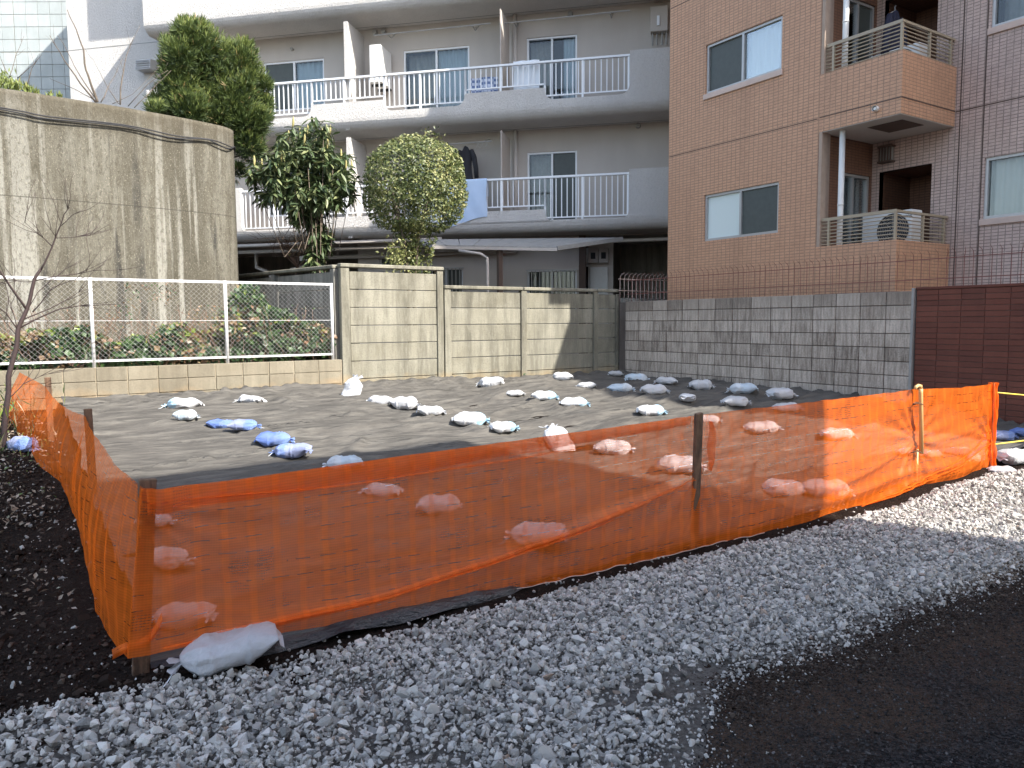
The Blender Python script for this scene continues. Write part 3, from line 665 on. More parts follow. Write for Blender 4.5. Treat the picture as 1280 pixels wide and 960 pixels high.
# ------------------------------------------------------------------ windows and walls with openings
class Plane:
    """a vertical plane: u along, z up, d outward"""
    def __init__(s, O, U, Nn): s.O, s.U, s.N = Vector(O), Vector(U).normalized(), Vector(Nn).normalized()
    def __call__(s, u, z, d=0.): return s.O + s.U*u + Vector((0, 0, z)) + s.N*d
    def box(s, mb, u0, u1, z0, z1, d0, d1):
        P = [s(u0, z0, d0), s(u1, z0, d0), s(u1, z0, d1), s(u0, z0, d1), s(u0, z1, d0), s(u1, z1, d0), s(u1, z1, d1), s(u0, z1, d1)]
        i = len(mb.v); mb.v += [tuple(p) for p in P]
        for f in ((0,3,2,1),(4,5,6,7),(0,1,5,4),(1,2,6,5),(2,3,7,6),(3,0,4,7)): mb.f.append(tuple(i+k for k in f)); mb.uv.append(None)
        return mb
def wall(name, parent, P, u0, u1, z0, z1, holes, m, jamb=.12, **kw):
    us = sorted({u0, u1, *[h[0] for h in holes], *[h[1] for h in holes]}); zs = sorted({z0, z1, *[h[2] for h in holes], *[h[3] for h in holes]})
    mb = MB()
    for i in range(len(us)-1):
        for j in range(len(zs)-1):
            uc, zc = (us[i]+us[i+1])/2, (zs[j]+zs[j+1])/2
            if any(h[0] < uc < h[1] and h[2] < zc < h[3] for h in holes): continue
            a = (us[i], us[i+1], zs[j], zs[j+1]); mb.quad(P(a[0], a[2]), P(a[1], a[2]), P(a[1], a[3]), P(a[0], a[3]))
    for h in holes:
        c = [(h[0], h[2]), (h[1], h[2]), (h[1], h[3]), (h[0], h[3])]
        for k in range(4): p, q = c[k], c[(k+1) % 4]; mb.quad(P(*p), P(*q), P(*q, -jamb), P(*p, -jamb))
    return part(name, mb, m, parent, fixn=False, **kw)
def window(parent, P, u0, u1, z0, z1, fm='alu', kinds=('curtain', 'curtain'), sill=None, grill=False, mid=None, name='window', fw=.045, back='dark'):
    mb = MB(); d0, d1 = -.10, -.03
    P.box(mb, u0, u0+fw, z0, z1, d0, d1); P.box(mb, u1-fw, u1, z0, z1, d0, d1)
    P.box(mb, u0+fw, u1-fw, z0, z0+fw, d0, d1); P.box(mb, u0+fw, u1-fw, z1-fw, z1, d0, d1)
    um = (u0+u1)/2 if mid is None else mid
    P.box(mb, um-fw*.5, um+fw*.5, z0+fw, z1-fw, d0+.01, d1+.004)
    w = part(name, mb, fm, parent)
    for k, (a, b) in enumerate(((u0+fw, um-fw*.5), (um+fw*.5, u1-fw))):
        kd = kinds[k]; g = MB(); P.box(g, a, b, z0+fw, z1-fw, -.065-.012*k, -.060-.012*k)
        part('pane', g, 'frosted' if kd == 'frosted' else ('screen' if kd == 'screen' else 'glass'), w)
        if kd.startswith('curtain') or kd.startswith('part'):
            c = MB(); c.smooth = True; cu0, cu1 = (a-.02, b+.02); 
            if kd.startswith('part'): cu0 = a+(b-a)*.45
            nw = max(4, int((cu1-cu0)/.12)); ph = random.random()*6
            c.grid(lambda s_, t_: P(cu0+(cu1-cu0)*s_, z0+.05+(z1-z0-.08)*t_, -.16+.022*math.sin(nw*6.28*s_+ph+math.sin(5*s_))-.01*t_), nw*8, 3)
            part('curtain', c, 'curtain_blue' if 'blue' in kd else 'curtain', w)
        if kd == 'dim':
            c = MB(); c.smooth = True; c.grid(lambda s_, t_: P(a+(b-a)*s_, z0+.05+(z1-z0-.08)*t_, -.30+.02*math.sin(30*s_)), 30, 1); part('curtain', c, 'grey_metal', w)
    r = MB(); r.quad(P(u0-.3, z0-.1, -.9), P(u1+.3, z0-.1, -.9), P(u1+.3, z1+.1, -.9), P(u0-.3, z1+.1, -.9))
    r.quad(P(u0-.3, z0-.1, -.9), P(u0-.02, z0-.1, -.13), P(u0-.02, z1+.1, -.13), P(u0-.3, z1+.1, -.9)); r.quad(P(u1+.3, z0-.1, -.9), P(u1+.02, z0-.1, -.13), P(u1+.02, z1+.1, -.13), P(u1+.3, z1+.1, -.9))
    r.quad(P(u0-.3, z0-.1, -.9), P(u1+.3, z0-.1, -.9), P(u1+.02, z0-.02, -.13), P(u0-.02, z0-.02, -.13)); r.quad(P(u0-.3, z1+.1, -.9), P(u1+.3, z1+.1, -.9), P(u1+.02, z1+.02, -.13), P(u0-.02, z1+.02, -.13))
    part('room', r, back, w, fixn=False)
    if sill: s_ = MB(); P.box(s_, u0-.03, u1+.03, z0-.10, z0-.003, -.11, .035); part('sill', s_, sill, w, bevel=.006)
    if grill:
        g = MB(); P.box(g, u0-.03, u1+.03, z1-.02, z1+.01, .03, .05); P.box(g, u0-.03, u1+.03, z0, z0+.03, .03, .05)
        gp = part('security_grille', g, 'alu', w); k = u0; bm_ = MB(); P.box(bm_, 0, .018, z0+.03, z1-.02, .033, .047); me = bm_.mesh('bar', 'alu', WM[w.name].inverted())
        D = WM[w.name].to_3x3().inverted() @ P.U
        for q in range(int((u1-u0)/.105)+1): sub('bar', me, w, Matrix.Translation(D*(u0+q*.105)))
    return w
def ac_unit(label, P, u0, z0, d0, w=.80, h=.56, dp=.28, lettering=True, side=True):
    base = P(u0+w/2, z0, d0+dp/2)
    t = thing('air_conditioner', label, 'air conditioner', base, 0, 'air conditioner outdoor units'); t_m = 'pipe_white'
    mb = MB(); P.box(mb, u0, u0+w, z0+.05, z0+h, d0, d0+dp); part('casing', mb, t_m, t, bevel=.012)
    for k in (.12, .68): mb = MB(); P.box(mb, u0+k*w, u0+k*w+.08, z0, z0+.05, d0-.02, d0+dp+.02); part('foot', mb, 'dark', t)
    cx, cz, rr = u0+w*.36, z0+.05+(h-.05)*.5, (h-.05)*.44
    mb = MB()
    for q in range(24):
        a0, a1 = 6.283*q/24, 6.283*(q+1)/24
        mb.quad(P(cx, cz, d0+dp+.004), P(cx+rr*math.cos(a0), cz+rr*math.sin(a0), d0+dp+.004), P(cx+rr*math.cos(a1), cz+rr*math.sin(a1), d0+dp+.004), P(cx, cz, d0+dp+.004))
    part('fan_opening', mb, 'dark', t, fixn=False)
    mb = MB()
    for r_ in np.linspace(.06, rr, 8): mb.tube([P(cx+r_*math.cos(q*.2618), cz+r_*math.sin(q*.2618), d0+dp+.014) for q in range(25)], .0035, 4, False)
    for q in range(8): mb.tube([P(cx, cz, d0+dp+.014), P(cx+rr*math.cos(q*.785), cz+rr*math.sin(q*.785), d0+dp+.014)], .004, 4)
    part('fan_guard', mb, 'grey_metal', t)
    return t
def lettering(body, parent, O, U, size, m, up=Vector((0, 0, 1))):
    cu = bpy.data.curves.new('lettering', 'FONT'); cu.body = body; cu.size = size; cu.extrude = .001
    tmp = bpy.data.objects.new('tmp_text', cu); COL.objects.link(tmp); bpy.context.view_layer.update()
    me = bpy.data.meshes.new_from_object(tmp); bpy.data.objects.remove(tmp); me.materials.clear(); me.materials.append(M[m])
    U = Vector(U).normalized(); Nn = U.cross(up); o = bpy.data.objects.new('lettering', me); COL.objects.link(o); o.parent = parent
    W = Matrix((U, up, Nn)).transposed().to_4x4(); W.translation = O; o.matrix_local = WM[parent.name].inverted() @ W; return o
def vent_cap(P, u, z, label, r=.06, group='round wall vents'):
    mb = MB(); mb.smooth = False; mb.tube([P(u, z, 0), P(u, z, .07), P(u, z, .09)], [r, r, r*.7], 10); mb.tube([P(u, z+.0, .02), P(u, z-.005, .10)], [r*1.15, r*.9], 10)
    return solo('wall_vent', mb, 'grey_metal', label, 'vent', P(u, z, 0), group)

# ------------------------------------------------------------------ brown tiled flats, right
def build_brown():
    t = thing('apartment_building', 'brown tiled apartment building with corner balconies, right side', 'building', (13, 5, .3))
    PA = Plane((11, 0, 0), (0, 1, 0), (-1, 0, 0)); PM = Plane((12.5, 0, 0), (0, 1, 0), (-1, 0, 0)); PE = Plane((0, 7.81, 0), (1, 0, 0), (0, -1, 0))
    roof = 12.5; mroof = 9.5; END = -4.0
    wall('tower_wall', t, PA, 7.81, 11.19, .2, roof, [(8.56, 10.25, 5.85, 6.74), (8.56, 10.24, 3.14, 4.0), (8.56, 10.24, 8.66, 9.56)], 'tile', boxuv=True)
    window(t, PA, 8.56, 10.25, 5.85, 6.74, 'alu', ('curtain', 'screen'), 'pink_sill')
    window(t, PA, 8.56, 10.24, 3.14, 4.0, 'alu', ('screen', 'frosted'), None)
    window(t, PA, 8.56, 10.24, 8.66, 9.56, 'alu', ('curtain', 'screen'), None)
    # end wall of the tower, with the balcony doors
    doors = [(11.56, 12.46, 2.06+k*2.83, 4.10+k*2.83) for k in range(3)]
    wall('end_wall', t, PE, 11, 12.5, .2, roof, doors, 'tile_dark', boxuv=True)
    for k, d in enumerate(doors): window(t, PE, *d, 'alu', ('part_curtain_blue', 'curtain_blue') if k == 0 else ('dim', 'screen'), None, name='balcony_door')
    mb = MB(); PE.box(mb, 11.004, 11.22, .2, roof-.01, .003, .06); part('corner_pier', mb, 'pier', t, boxuv=True)
    alc = [(6.78, 7.67, 2.06+k*2.83, 4.15+k*2.83) for k in range(2)] + [(6.78, 7.67, 7.72, 9.4)]
    wins = [(4.30, 5.98, 3.17+k*2.83, 4.09+k*2.83) for k in range(2)] + [(.6, 2.3, 3.17+k*2.83, 4.09+k*2.83) for k in range(2)]
    wall('main_wall', t, PM, END, 7.81, .2, mroof, alc+wins, 'tile_grey', boxuv=True, jamb=.12)
    for i, w in enumerate(wins): window(t, PM, *w, 'alu', ('curtain', 'curtain') if i in (0, 2) else ('screen', 'dim'), 'pink_sill')
    for a in alc:
        mb = MB(); u0, u1, z0, z1 = a; D = -.95
        mb.quad(PM(u0, z0, D), PM(u1, z0, D), PM(u1, z1, D), PM(u0, z1, D)); mb.quad(PM(u0, z0), PM(u0, z0, D), PM(u0, z1, D), PM(u0, z1)); mb.quad(PM(u1, z0), PM(u1, z0, D), PM(u1, z1, D), PM(u1, z1))
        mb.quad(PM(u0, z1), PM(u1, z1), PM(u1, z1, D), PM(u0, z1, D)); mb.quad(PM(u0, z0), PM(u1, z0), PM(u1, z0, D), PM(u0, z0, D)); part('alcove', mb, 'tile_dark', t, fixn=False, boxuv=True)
    # far, back and roof sides
    mb = MB(); mb.quad((11, 11.19, .2), (19, 11.19, .2), (19, 11.19, roof), (11, 11.19, roof)); mb.quad((19, 11.19, .2), (19, 7.81, .2), (19, 7.81, roof), (19, 11.19, roof)); mb.quad((19, 7.81, .2), (19, END, .2), (19, END, mroof), (19, 7.81, mroof)); mb.quad((12.5, END, .2), (19, END, .2), (19, END, mroof), (12.5, END, mroof)); mb.quad((12.5, 7.81, mroof), (19, 7.81, mroof), (19, 7.81, roof), (12.5, 7.81, roof))
    part('rear_walls', mb, 'tile', t, fixn=False, boxuv=True)
    mb = MB(); mb.box((11.0, 7.81, roof+.002), (19, 11.19, roof+.25)); mb.box((12.5, 2.5, mroof+.002), (19, 7.808, mroof+.1)); part('roof', mb, 'grey_metal', t)
    mb = MB(); mb.prism([(2.498, mroof+.002), (END+.002, 13.0), (END+.002, mroof+.002)], lambda u, v, d: (d, u, v), 12.502, 18.99); part('sloping_upper_storey', mb, 'tile_grey', t, boxuv=True)
    # joints
    for z in (2.04, 4.87, 7.70):
        mb = MB(); PA.box(mb, 7.84, 11.17, z, z+.014, .001, .003); part('joint', mb, 'dark_brown', t)
        mb = MB(); PM.box(mb, END+.1, 6.44, z, z+.018, .001, .003); part('joint', mb, 'dark_brown', t)
    for u in (6.36, 6.01): mb = MB(); PM.box(mb, u, u+.018, .25, mroof, .004, .006); part('joint', mb, 'dark_brown', t)
    # balconies: parapets, slab, railings
    for k in range(3):
        z0 = 1.83+k*2.83; zp = z0+(.90 if k else 1.0); zp = 2.83+(k)*2.73 if k < 2 else 8.3
        zb = z0
        b = MB(); b.box((11.0-.002, 6.45, zb), (11.13, 7.808, zp)); b.box((11.132, 6.45, zb), (12.497, 6.58, zp))
        bal = part('balcony', b, 'tile', t, boxuv=True)
        s_ = MB(); s_.box((11.01, 6.46, zb-.012), (12.49, 7.80, zb-.002)); s_.box((11.132, 6.582, zb), (12.497, 7.806, zb+.20)); part('slab', s_, 'beige_wall', bal)
        jn = MB(); jn.box((10.993, 6.447, zb+.22), (10.997, 7.80, zb+.234)); jn.box((11.0, 6.443, zb+.22), (12.49, 6.447, zb+.234)); part('joint', jn, 'dark_brown', bal)
        h = MB(); zz = zb-.016; h.box((11.33, 6.62, zz-.004), (11.93, 7.18, zz)); part('hatch', h, 'dark_brown', bal)
        rl = MB(); T_ = zp+.43
        rl.bar((11.06, 7.80, T_), (11.06, 6.50, T_), .035, .05); rl.bar((11.035, 6.51, T_-.002), (12.49, 6.51, T_-.002), .05, .035)
        rail = part('railing', rl, 'brown_alu', t)
        me1 = None
        for q in range(7):
            z = zp+.035+q*.055
            if me1 is None:
                m_ = MB(); m_.tube([(11.06, 7.80, 0), (11.06, 6.51, 0), (12.49, 6.51, 0)], .0095, 6); me1 = m_.mesh('rail_bar', 'brown_alu', None)
            sub('rail_bar', me1, rail, WM[t.name].inverted() @ Matrix.Translation((0, 0, z)))
        for (x, y) in ((11.06, 7.62), (11.06, 6.51), (11.8, 6.51), (12.4, 6.51)):
            m_ = MB(); m_.box((x-.018, y-.018, zp), (x+.018, y+.018, T_-.02)); part('rail_post', m_, 'brown_alu', rail)
    # small things
    for k in range(3):
        mb = MB(); z0, z1 = 2.05+2.83*k, 4.65+2.83*(k); mb.tube([(11.17, 7.5, z0), (11.17, 7.5, z1)], .045, 12); mb.tube([(11.17, 7.5, (z0+z1)/2+.12), (11.17, 7.5, (z0+z1)/2+.15)], .05, 12); mb.smooth = True
        solo('drain_pipe', mb, 'pipe_white', ('white drain pipe rising on the lower corner balcony', 'white drain pipe rising on the upper corner balcony', 'white drain pipe on the topmost balcony, above the photograph')[k], 'pipe', (11.17, 7.5, z0), 'drain pipes on the balconies')
    mb = MB(); c = PM(7.52, 4.42, .09)
    l = thing('wall_lamp', 'brown louvred wall lamp under the upper corner balcony', 'lamp', PM(7.52, 4.3, 0))
    mb.box((12.36, 7.40, 4.28), (12.5, 7.64, 4.31)); mb.box((12.36, 7.40, 4.53), (12.5, 7.64, 4.56)); [mb.box((12.36, 7.40+q*.05, 4.31), (12.38, 7.42+q*.05, 4.53)) for q in range(5)]; part('housing', mb, 'dark_brown', l)
    mb = MB(); mb.box((12.40, 7.43, 4.312), (12.49, 7.61, 4.528)); part('diffuser', mb, 'grey_metal', l)
    for z, w_ in ((4.80, 'upper'), (1.98, 'lower')):
        mb = MB(); y = 6.83; mb.tube([(10.998, y, z), (10.93, y, z)], .042, 14, False); mb.tube([(10.998, y, z), (10.95, y, z)], .024, 14); solo('overflow_pipe', mb, 'pipe_white', f'round overflow spout on the face of the {w_} corner balcony', 'spout', (11, y, z), 'balcony overflow spouts')
    a = ac_unit('white air conditioner unit behind the railing of the lower corner balcony', Plane((12.2, 0, 0), (0, 1, 0), (-1, 0, 0)), 6.74, 2.72, 0, .84, .66, .30)
    lettering('Panasonic', a, Vector((11.895, 7.02, 3.26)), (0, -1, 0), .075, 'dark'); lettering('inverter', a, Vector((11.895, 6.98, 3.17)), (0, -1, 0), .055, 'dark')
    ac_unit('white air conditioner unit behind the railing of the upper corner balcony', Plane((12.2, 0, 0), (0, 1, 0), (-1, 0, 0)), 6.72, 5.30, 0, .82, .62, .30)
    hang_shirt('dark navy jacket hanging on the upper corner balcony of the brown flats', Plane((0, 7.25, 0), (1, 0, 0), (0, -1, 0)), 11.78, 5.55, .62, 1.05, 'navy_cloth')
def hang_shirt(label, P, u0, z0, w, h, m):
    cx = u0+w/2; t = thing('hanging_garment', label, 'garment', P(cx, z0+h, 0), 0, 'laundry')
    mb = MB(); mb.smooth = True
    def prof(v):
        return .5*w*(.50+.06*math.sin(v*9)) if v < .72 else .5*w*(.52-.36*((v-.72)/.28)**1.6)
    mb.grid(lambda s_, v: P(cx+prof(v)*math.cos(6.283*s_)*(1+.06*math.sin(9*s_*6.28)), z0+h*v-(.03*abs(math.cos(6.283*s_)) if v > .9 else 0), .075*math.sin(6.283*s_)*(1.05-v*.5)+.015*math.sin(25*s_+6*v)), 32, 14)
    part('body', mb, m, t)
    for sg in (-1, 1):
        mb = MB(); mb.smooth = True; mb.tube([P(cx+sg*w*.22, z0+h*.90, 0), P(cx+sg*w*.34, z0+h*.72, .02), P(cx+sg*w*.41, z0+h*.45, .02), P(cx+sg*w*.43, z0+h*.22, .01)], [.05, .065, .06, .055], 8); part('sleeve', mb, m, t)
    mb = MB(); mb.tube([P(cx-w*.2, z0+h*.93, 0), P(cx, z0+h*1.0, 0), P(cx+w*.2, z0+h*.93, 0)], .006, 5); mb.tube([P(cx, z0+h*1.0, 0), P(cx, z0+h*1.05, 0), P(cx+.03, z0+h*1.08, 0)], .004, 5); part('hanger', mb, 'alu', t)
    return t
build_brown()

# ------------------------------------------------------------------ white rendered flats, centre back
W0 = Vector((5.725, 19.539, 0)); WU = Vector((.7002, -.7140, 0)); WN = Vector((-.7140, -.7002, 0))
FW = Plane(W0, WU, WN)                                  # balcony front
BW = Plane(W0 - WN*1.10, WU, WN)                        # back wall of the balconies
def build_white():
    t = thing('apartment_building', 'white rendered apartment building with curved balcony parapets, behind the panel wall', 'building', tuple(FW(3, .4, -4)))
    S0, S1 = -3.70, 14.
    levels = [3.75, 6.36, 9.12, 11.87]           # undersides of the balcony slabs
    def notch(s0, s1, zl, r=.22, n=6, left=True, right=True):
        return None
    for li, zb in enumerate(levels):
        full = zb+1.34 if li < 2 else zb+1.5; low = zb+(.39 if li else .22); mid = zb+(.66 if li else .51); s0 = S0 if li else -3.7
        # outline of the top edge, left to right
        prof = [(S0, full)]
        segs = []
        def down(s, z0, z1, r, dirn):
            # a rounded descent at s: dirn +1 going down to the right, -1 rising
            pts = []
            if dirn > 0:
                pts.append((s, z0))
                for k in range(7): a = math.pi/2*k/6; pts.append((s+r*(1-math.cos(a)), z1+r*(1-math.sin(a))))
            else:
                for k in range(7): a = math.pi/2*(1-k/6); pts.append((s-r*(1-math.cos(a)), z1+r*(1-math.sin(a))))
                pts.append((s, z0))
            return pts
        if li == 0: prof += down(-1.10, full, low, .2, 1) + down(.93, mid, low, .2, -1)
        elif li == 1: prof += down(-1.15, full, low, .2, 1) + down(.93, mid, low, .2, -1)
        else: prof += [(S1, full)]
        if li < 2:
            prof += down(2.84, mid, low, .22, 1) + down(4.88, mid, low, .22, -1) + down(6.79, mid, low, .22, 1) + down(8.74, full, low, .22, -1)
            prof += [(S1, full)]
        rb = .26; poly = [(S0, zb+rb)] + prof + [(S1, zb+rb)]
        mb = MB(); mb.prism(poly, lambda u, v, d: FW(u, v, d), 0, -.15)
        # rounded nose and slab
        k0 = len(mb.v); nose = [(0, zb+rb)] + [(-(rb*(1-math.cos(a))), zb+rb-rb*math.sin(a)) for a in [math.pi/2*k/6 for k in range(1, 7)]] + [(-1.1, zb), (-1.1, zb+rb)]
        mb2 = MB()
        nn = len(nose)
        for s_ in (S0, S1): mb2.v += [tuple(FW(s_, z, d)) for d, z in nose]
        for k in range(nn): mb2.f.append((k, (k+1) % nn, nn+(k+1) % nn, nn+k)); mb2.uv.append(None)
        mb2.f.append(tuple(range(nn))); mb2.f.append(tuple(range(2*nn-1, nn-1, -1))); mb2.uv += [None, None]
        # side parapet at the left end
        FW.box(mb, S0+.001, S0+.15, zb+rb+.001, full, -1.1, -.152)
        p = part('balcony', mb, 'white_render', t); part('slab', mb2, 'white_render', p)
        mb = MB(); FW.box(mb, S0+.05, S1, zb-.006, zb-.001, -.95, -.93); part('drip_groove', mb, 'grey_metal', p)
        if li >= 2: continue
        # railing
        top = zb+1.26; rl = MB(); a0 = -1.12; a1 = 8.74
        FW.box(rl, a0, a1, top-.03, top+.015, -.11, -.03)
        rail = part('railing', rl, 'rail_white', t)
        spans = [(a0, .93, low), (.93, 2.84, mid), (2.84, 4.88, low), (4.88, 6.79, mid), (6.79, a1, low)]
        cache = {}
        for (u0, u1, zz) in spans:
            zr = zz+.085; b = MB(); FW.box(b, u0+.01, u1-.01, zr, zr+.03, -.09, -.05); part('bottom_rail', b, 'rail_white', rail)
            n = int(round((u1-u0)/.128)); key = round(zr, 2)
            if key not in cache:
                m_ = MB(); m_.box((-.011, -.009, zr+.03-top), (.011, .009, -.03)); cache[key] = m_.mesh('baluster', 'rail_white')
            for q in range(1, n):
                T = Matrix.Translation(FW(u0+(u1-u0)*q/n, top, -.07)); sub('baluster', cache[key], rail, WM[t.name].inverted() @ T @ Matrix.Rotation(math.atan2(WU.y, WU.x), 4, 'Z'))
            for q in ((0, .45, 1) if u1-u0 > 1.9 else (0, .5)):
                x = u0+(u1-u0)*q; x = clamp(x, a0+.03, a1-.03); b = MB(); FW.box(b, x-.022, x+.022, zz-(.05 if q not in (0, 1) else -.06), top-.03, -.10, -.045); part('rail_post', b, 'rail_white', rail)
    # back walls per floor with the sliding doors
    fl = [(3.95, 6.36), (6.58, 9.12), (9.34, 11.87)]
    for k, (z0, z1) in enumerate(fl):
        dz = 2.745*(k-1)
        wn_ = [(-.96, .77, 7.25+dz if k else 4.5, 8.52+dz), (2.96, 4.70, z0+.12, 8.52+dz), (6.16, 7.40, z0+.12, 8.56+dz)]
        wall('back_wall', t, BW, S0, S1, z0-.22, z1, wn_, 'back_wall')
        if k == 0: kinds = [('screen', 'curtain'), ('curtain', 'screen'), ('dim', 'screen')]
        else: kinds = [('screen', 'curtain_blue'), ('dim', 'curtain_blue'), ('dim', 'part_curtain_blue')]
        for w_, kd in zip(wn_, kinds): window(t, BW, *w_, 'rail_white', kd, None, name='sliding_door' if w_[0] > 1 else 'window')
        if k < 2:
            for s_ in (1.40,):
                mb = MB(); BW.box(mb, 1.80, 1.90, z0-.2, z1-.15, .004, 1.0); part('fin_wall', mb, 'white_render', t)
            mb = MB(); BW.box(mb, 5.73, 5.75, z0+.1, z1-.22, .12, 1.03); part('partition', mb, 'back_wall', t)
            mb = MB(); mb.tube([BW(5.88, z0, .07), BW(5.88, z1, .07)], .05, 10); mb.smooth = True; part('downpipe', mb, 'beige_wall', t)
    # left blank wall, roof, sides
    zt = 14.2
    wall('side_wall', t, BW, -7.0, S0, .3, zt, [], 'white_render')
    mb = MB(); BW.box(mb, -7.0, S0-.005, 9.32, 9.335, .001, .006); part('joint', mb, 'grey_metal', t)
    mb = MB(); mb.quad(BW(-7, .3, 0), BW(-7, .3, -9), BW(-7, zt, -9), BW(-7, zt, 0)); mb.quad(BW(S1, .3, 0), BW(S1, .3, -9), BW(S1, zt, -9), BW(S1, zt, 0)); mb.quad(BW(-7, .3, -9), BW(S1, .3, -9), BW(S1, zt, -9), BW(-7, zt, -9)); part('rear_walls', mb, 'white_render', t, fixn=False)
    mb = MB(); BW.box(mb, -7, S1, zt, zt+.2, -9, 0); part('roof', mb, 'grey_metal', t)
    # ground storey: wall set back, openings, dark passage to the right and car port to the left
    wall('ground_wall', t, BW, 1.6, 7.45, .3, 3.74, [(6.15, 7.40, 1.9, 2.93), (3.55, 4.47, 2.1, 3.03), (2.2, 3.1, 3.1, 3.36)], 'beige_wall')
    window(t, BW, 6.15, 7.40, 1.9, 2.93, 'rail_white', ('dim', 'dim'), None, grill=True); window(t, BW, 3.55, 4.47, 2.1, 3.03, 'rail_white', ('dim', 'screen'), None, grill=True); window(t, BW, 2.2, 3.1, 3.1, 3.36, 'pipe_white', ('screen', 'dim'), None)
    mb = MB(); BW.box(mb, 7.46, 7.62, .3, 3.74, -.1, .06); part('door_post', mb, 'dark_brown', t)
    mb = MB(); BW.box(mb, 4.75, 5.55, .9, 2.95, .002, .02); part('door', mb, 'beige_wall', t)
    wall('passage_wall', t, Plane(BW(0, 0, -.5), WU, WN), 7.62, 8.25, .3, 3.74, [], 'beige_wall')
    mb = MB(); D = -2.6; mb.quad(BW(8.25, .3, -.5), BW(8.25, .3, D), BW(8.25, 3.74, D), BW(8.25, 3.74, -.5)); mb.quad(BW(8.25, .3, D), BW(14, .3, D), BW(14, 3.74, D), BW(8.25, 3.74, D)); part('passage_side', mb, 'panel_dark', t, fixn=False)
    D = -3.2; mb = MB(); mb.quad(BW(1.6, .3, 0), BW(1.6, .3, D), BW(1.6, 3.74, D), BW(1.6, 3.74, 0)); mb.quad(BW(-7, .3, D), BW(1.6, .3, D), BW(1.6, 3.74, D), BW(-7, 3.74, D)); part('car_port_wall', mb, 'panel_dark', t, fixn=False)
    mb = MB(); mb.quad(BW(-7, 3.745, 0), BW(14, 3.745, 0), BW(14, 3.745, D), BW(-7, 3.745, D)); part('ceiling', mb, 'beige_wall', t, fixn=False)
    for k, (s0, s1, z, d) in enumerate(((-2, 6.0, 3.52, .55), (.5, 5.9, 3.36, .12), (-3, 4.2, 3.64, .9), (6.2, 12, 3.55, .35))):
        mb = MB(); mb.tube([BW(s0, z, d), BW(s1, z+.03, d)], .045, 8); mb.smooth = True; part('overhead_pipe', mb, 'beige_wall', t)
    mb = MB(); mb.tube([BW(-1.3, 3.6, .1), BW(-1.3, 3.15, .1), BW(-.9, 3.0, .1), BW(-.8, 2.4, .1)], .05, 8); mb.tube([BW(.0, 3.7, -.3), BW(.0, 3.2, -.3), BW(-.5, 3.1, -.3)], .05, 8); mb.smooth = True; part('car_port_pipe', mb, 'beige_wall', t)
    mb = MB(); BW.box(mb, .10, .55, 3.28, 3.40, .2, .34); solo('ceiling_light', mb, 'pipe_white', 'small white light fitting in the dark car port behind the loquat tree', 'lamp', BW(.3, 3.3, .27))
    # --- things on the building
    for s_, z, w_ in ((2.22, 9.02, 'left of the pair of round vents above the middle upper door'), (2.46, 9.02, 'right of the pair of round vents above the middle upper door')): vent_cap(BW, s_, z, w_)
    vent_cap(BW, 7.24, 9.03, 'single round vent above the right hand upper door'); vent_cap(BW, 8.87, 6.30, 'single dark round vent on the shaded wall, right of the lower door')
    vent_cap(BW, 3.1, 6.28, 'left round vent peeking out above the clipped round tree'); vent_cap(BW, 3.35, 6.28, 'right round vent peeking out above the clipped round tree')
    vent_cap(BW, -.1, 8.80, 'small round vent above the leftmost upper window', .035)
    h = thing('vent_hood', 'grey louvred vent hood on the shaded blank wall beside the conifer', 'vent', tuple(BW(-4.35, 8.6, 0)))
    mb = MB(); mb.prism([(0, .30), (.30, .26), (.34, .0), (0, .0)], lambda u, v, d: BW(-4.60+d, 8.52+v, u), 0, .45); part('hood', mb, 'alu', h)
    mb = MB(); [BW.box(mb, -4.58, -4.17, 8.55+q*.06, 8.565+q*.06, .33, .35) for q in range(4)]; part('louvre', mb, 'grey_metal', h)
    vent_cap(BW, -4.30, 8.18, 'round pipe outlet below the louvred vent hood', .09)
    heater = thing('water_heater', 'beige wall hung water heater at the top right of the white flats', 'water heater', tuple(BW(9.35, 8.5, 0)))
    mb = MB(); BW.box(mb, 9.15, 9.55, 8.38, 8.95, .0, .22); part('casing', mb, 'back_wall', heater, bevel=.01); mb = MB(); BW.box(mb, 9.30, 9.36, 8.5, 8.72, .242, .25); part('label_plate', mb, 'rail_white', heater)
    for s_ in (9.2, 9.3, 9.42, 9.52): mb = MB(); mb.tube([BW(s_, 8.38, .12), BW(s_, 8.1, .12)], .02, 6); part('pipe', mb, 'grey_metal', heater)
    for z, nm in ((8.72, 'upper'),):
        for s0, s1, l_ in ((2.42, 5.40, 'laundry pole above the middle upper balcony door'), (5.62, 8.7, 'laundry pole above the right hand upper balcony door')):
            mb = MB(); mb.tube([BW(s0, z, .62), BW(s1, z+.03, .62)], .014, 6); 
            for q in (s0+.35, s1-.45): mb.tube([BW(q, z+.25, 0), BW(q, z+.02, .30), BW(q, z, .64)], .012, 5)
            solo('laundry_pole', mb, 'grey_metal', l_, 'pole', BW(s0, z, .62), 'laundry poles')
    mb = MB(); mb.tube([BW(4.0, 5.98, .62), BW(5.42, 6.0, .62)], .014, 6); mb.tube([BW(5.2, 6.2, 0), BW(5.2, 6.0, .62)], .012, 5); solo('laundry_pole', mb, 'grey_metal', 'laundry pole with the black clothes on the lower balcony', 'pole', BW(4, 6, .62), 'laundry poles')
    hang_shirt('black shirt hanging above the pale blue sheet on the lower balcony', Plane(BW(0, 0, .62), WU, WN), 4.45, 4.92, .62, 1.0, 'black_cloth')
    hang_shirt('second black garment half hidden by the clipped round tree', Plane(BW(0, 0, .5), WU, WN), 4.2, 4.95, .5, .95, 'black_cloth')
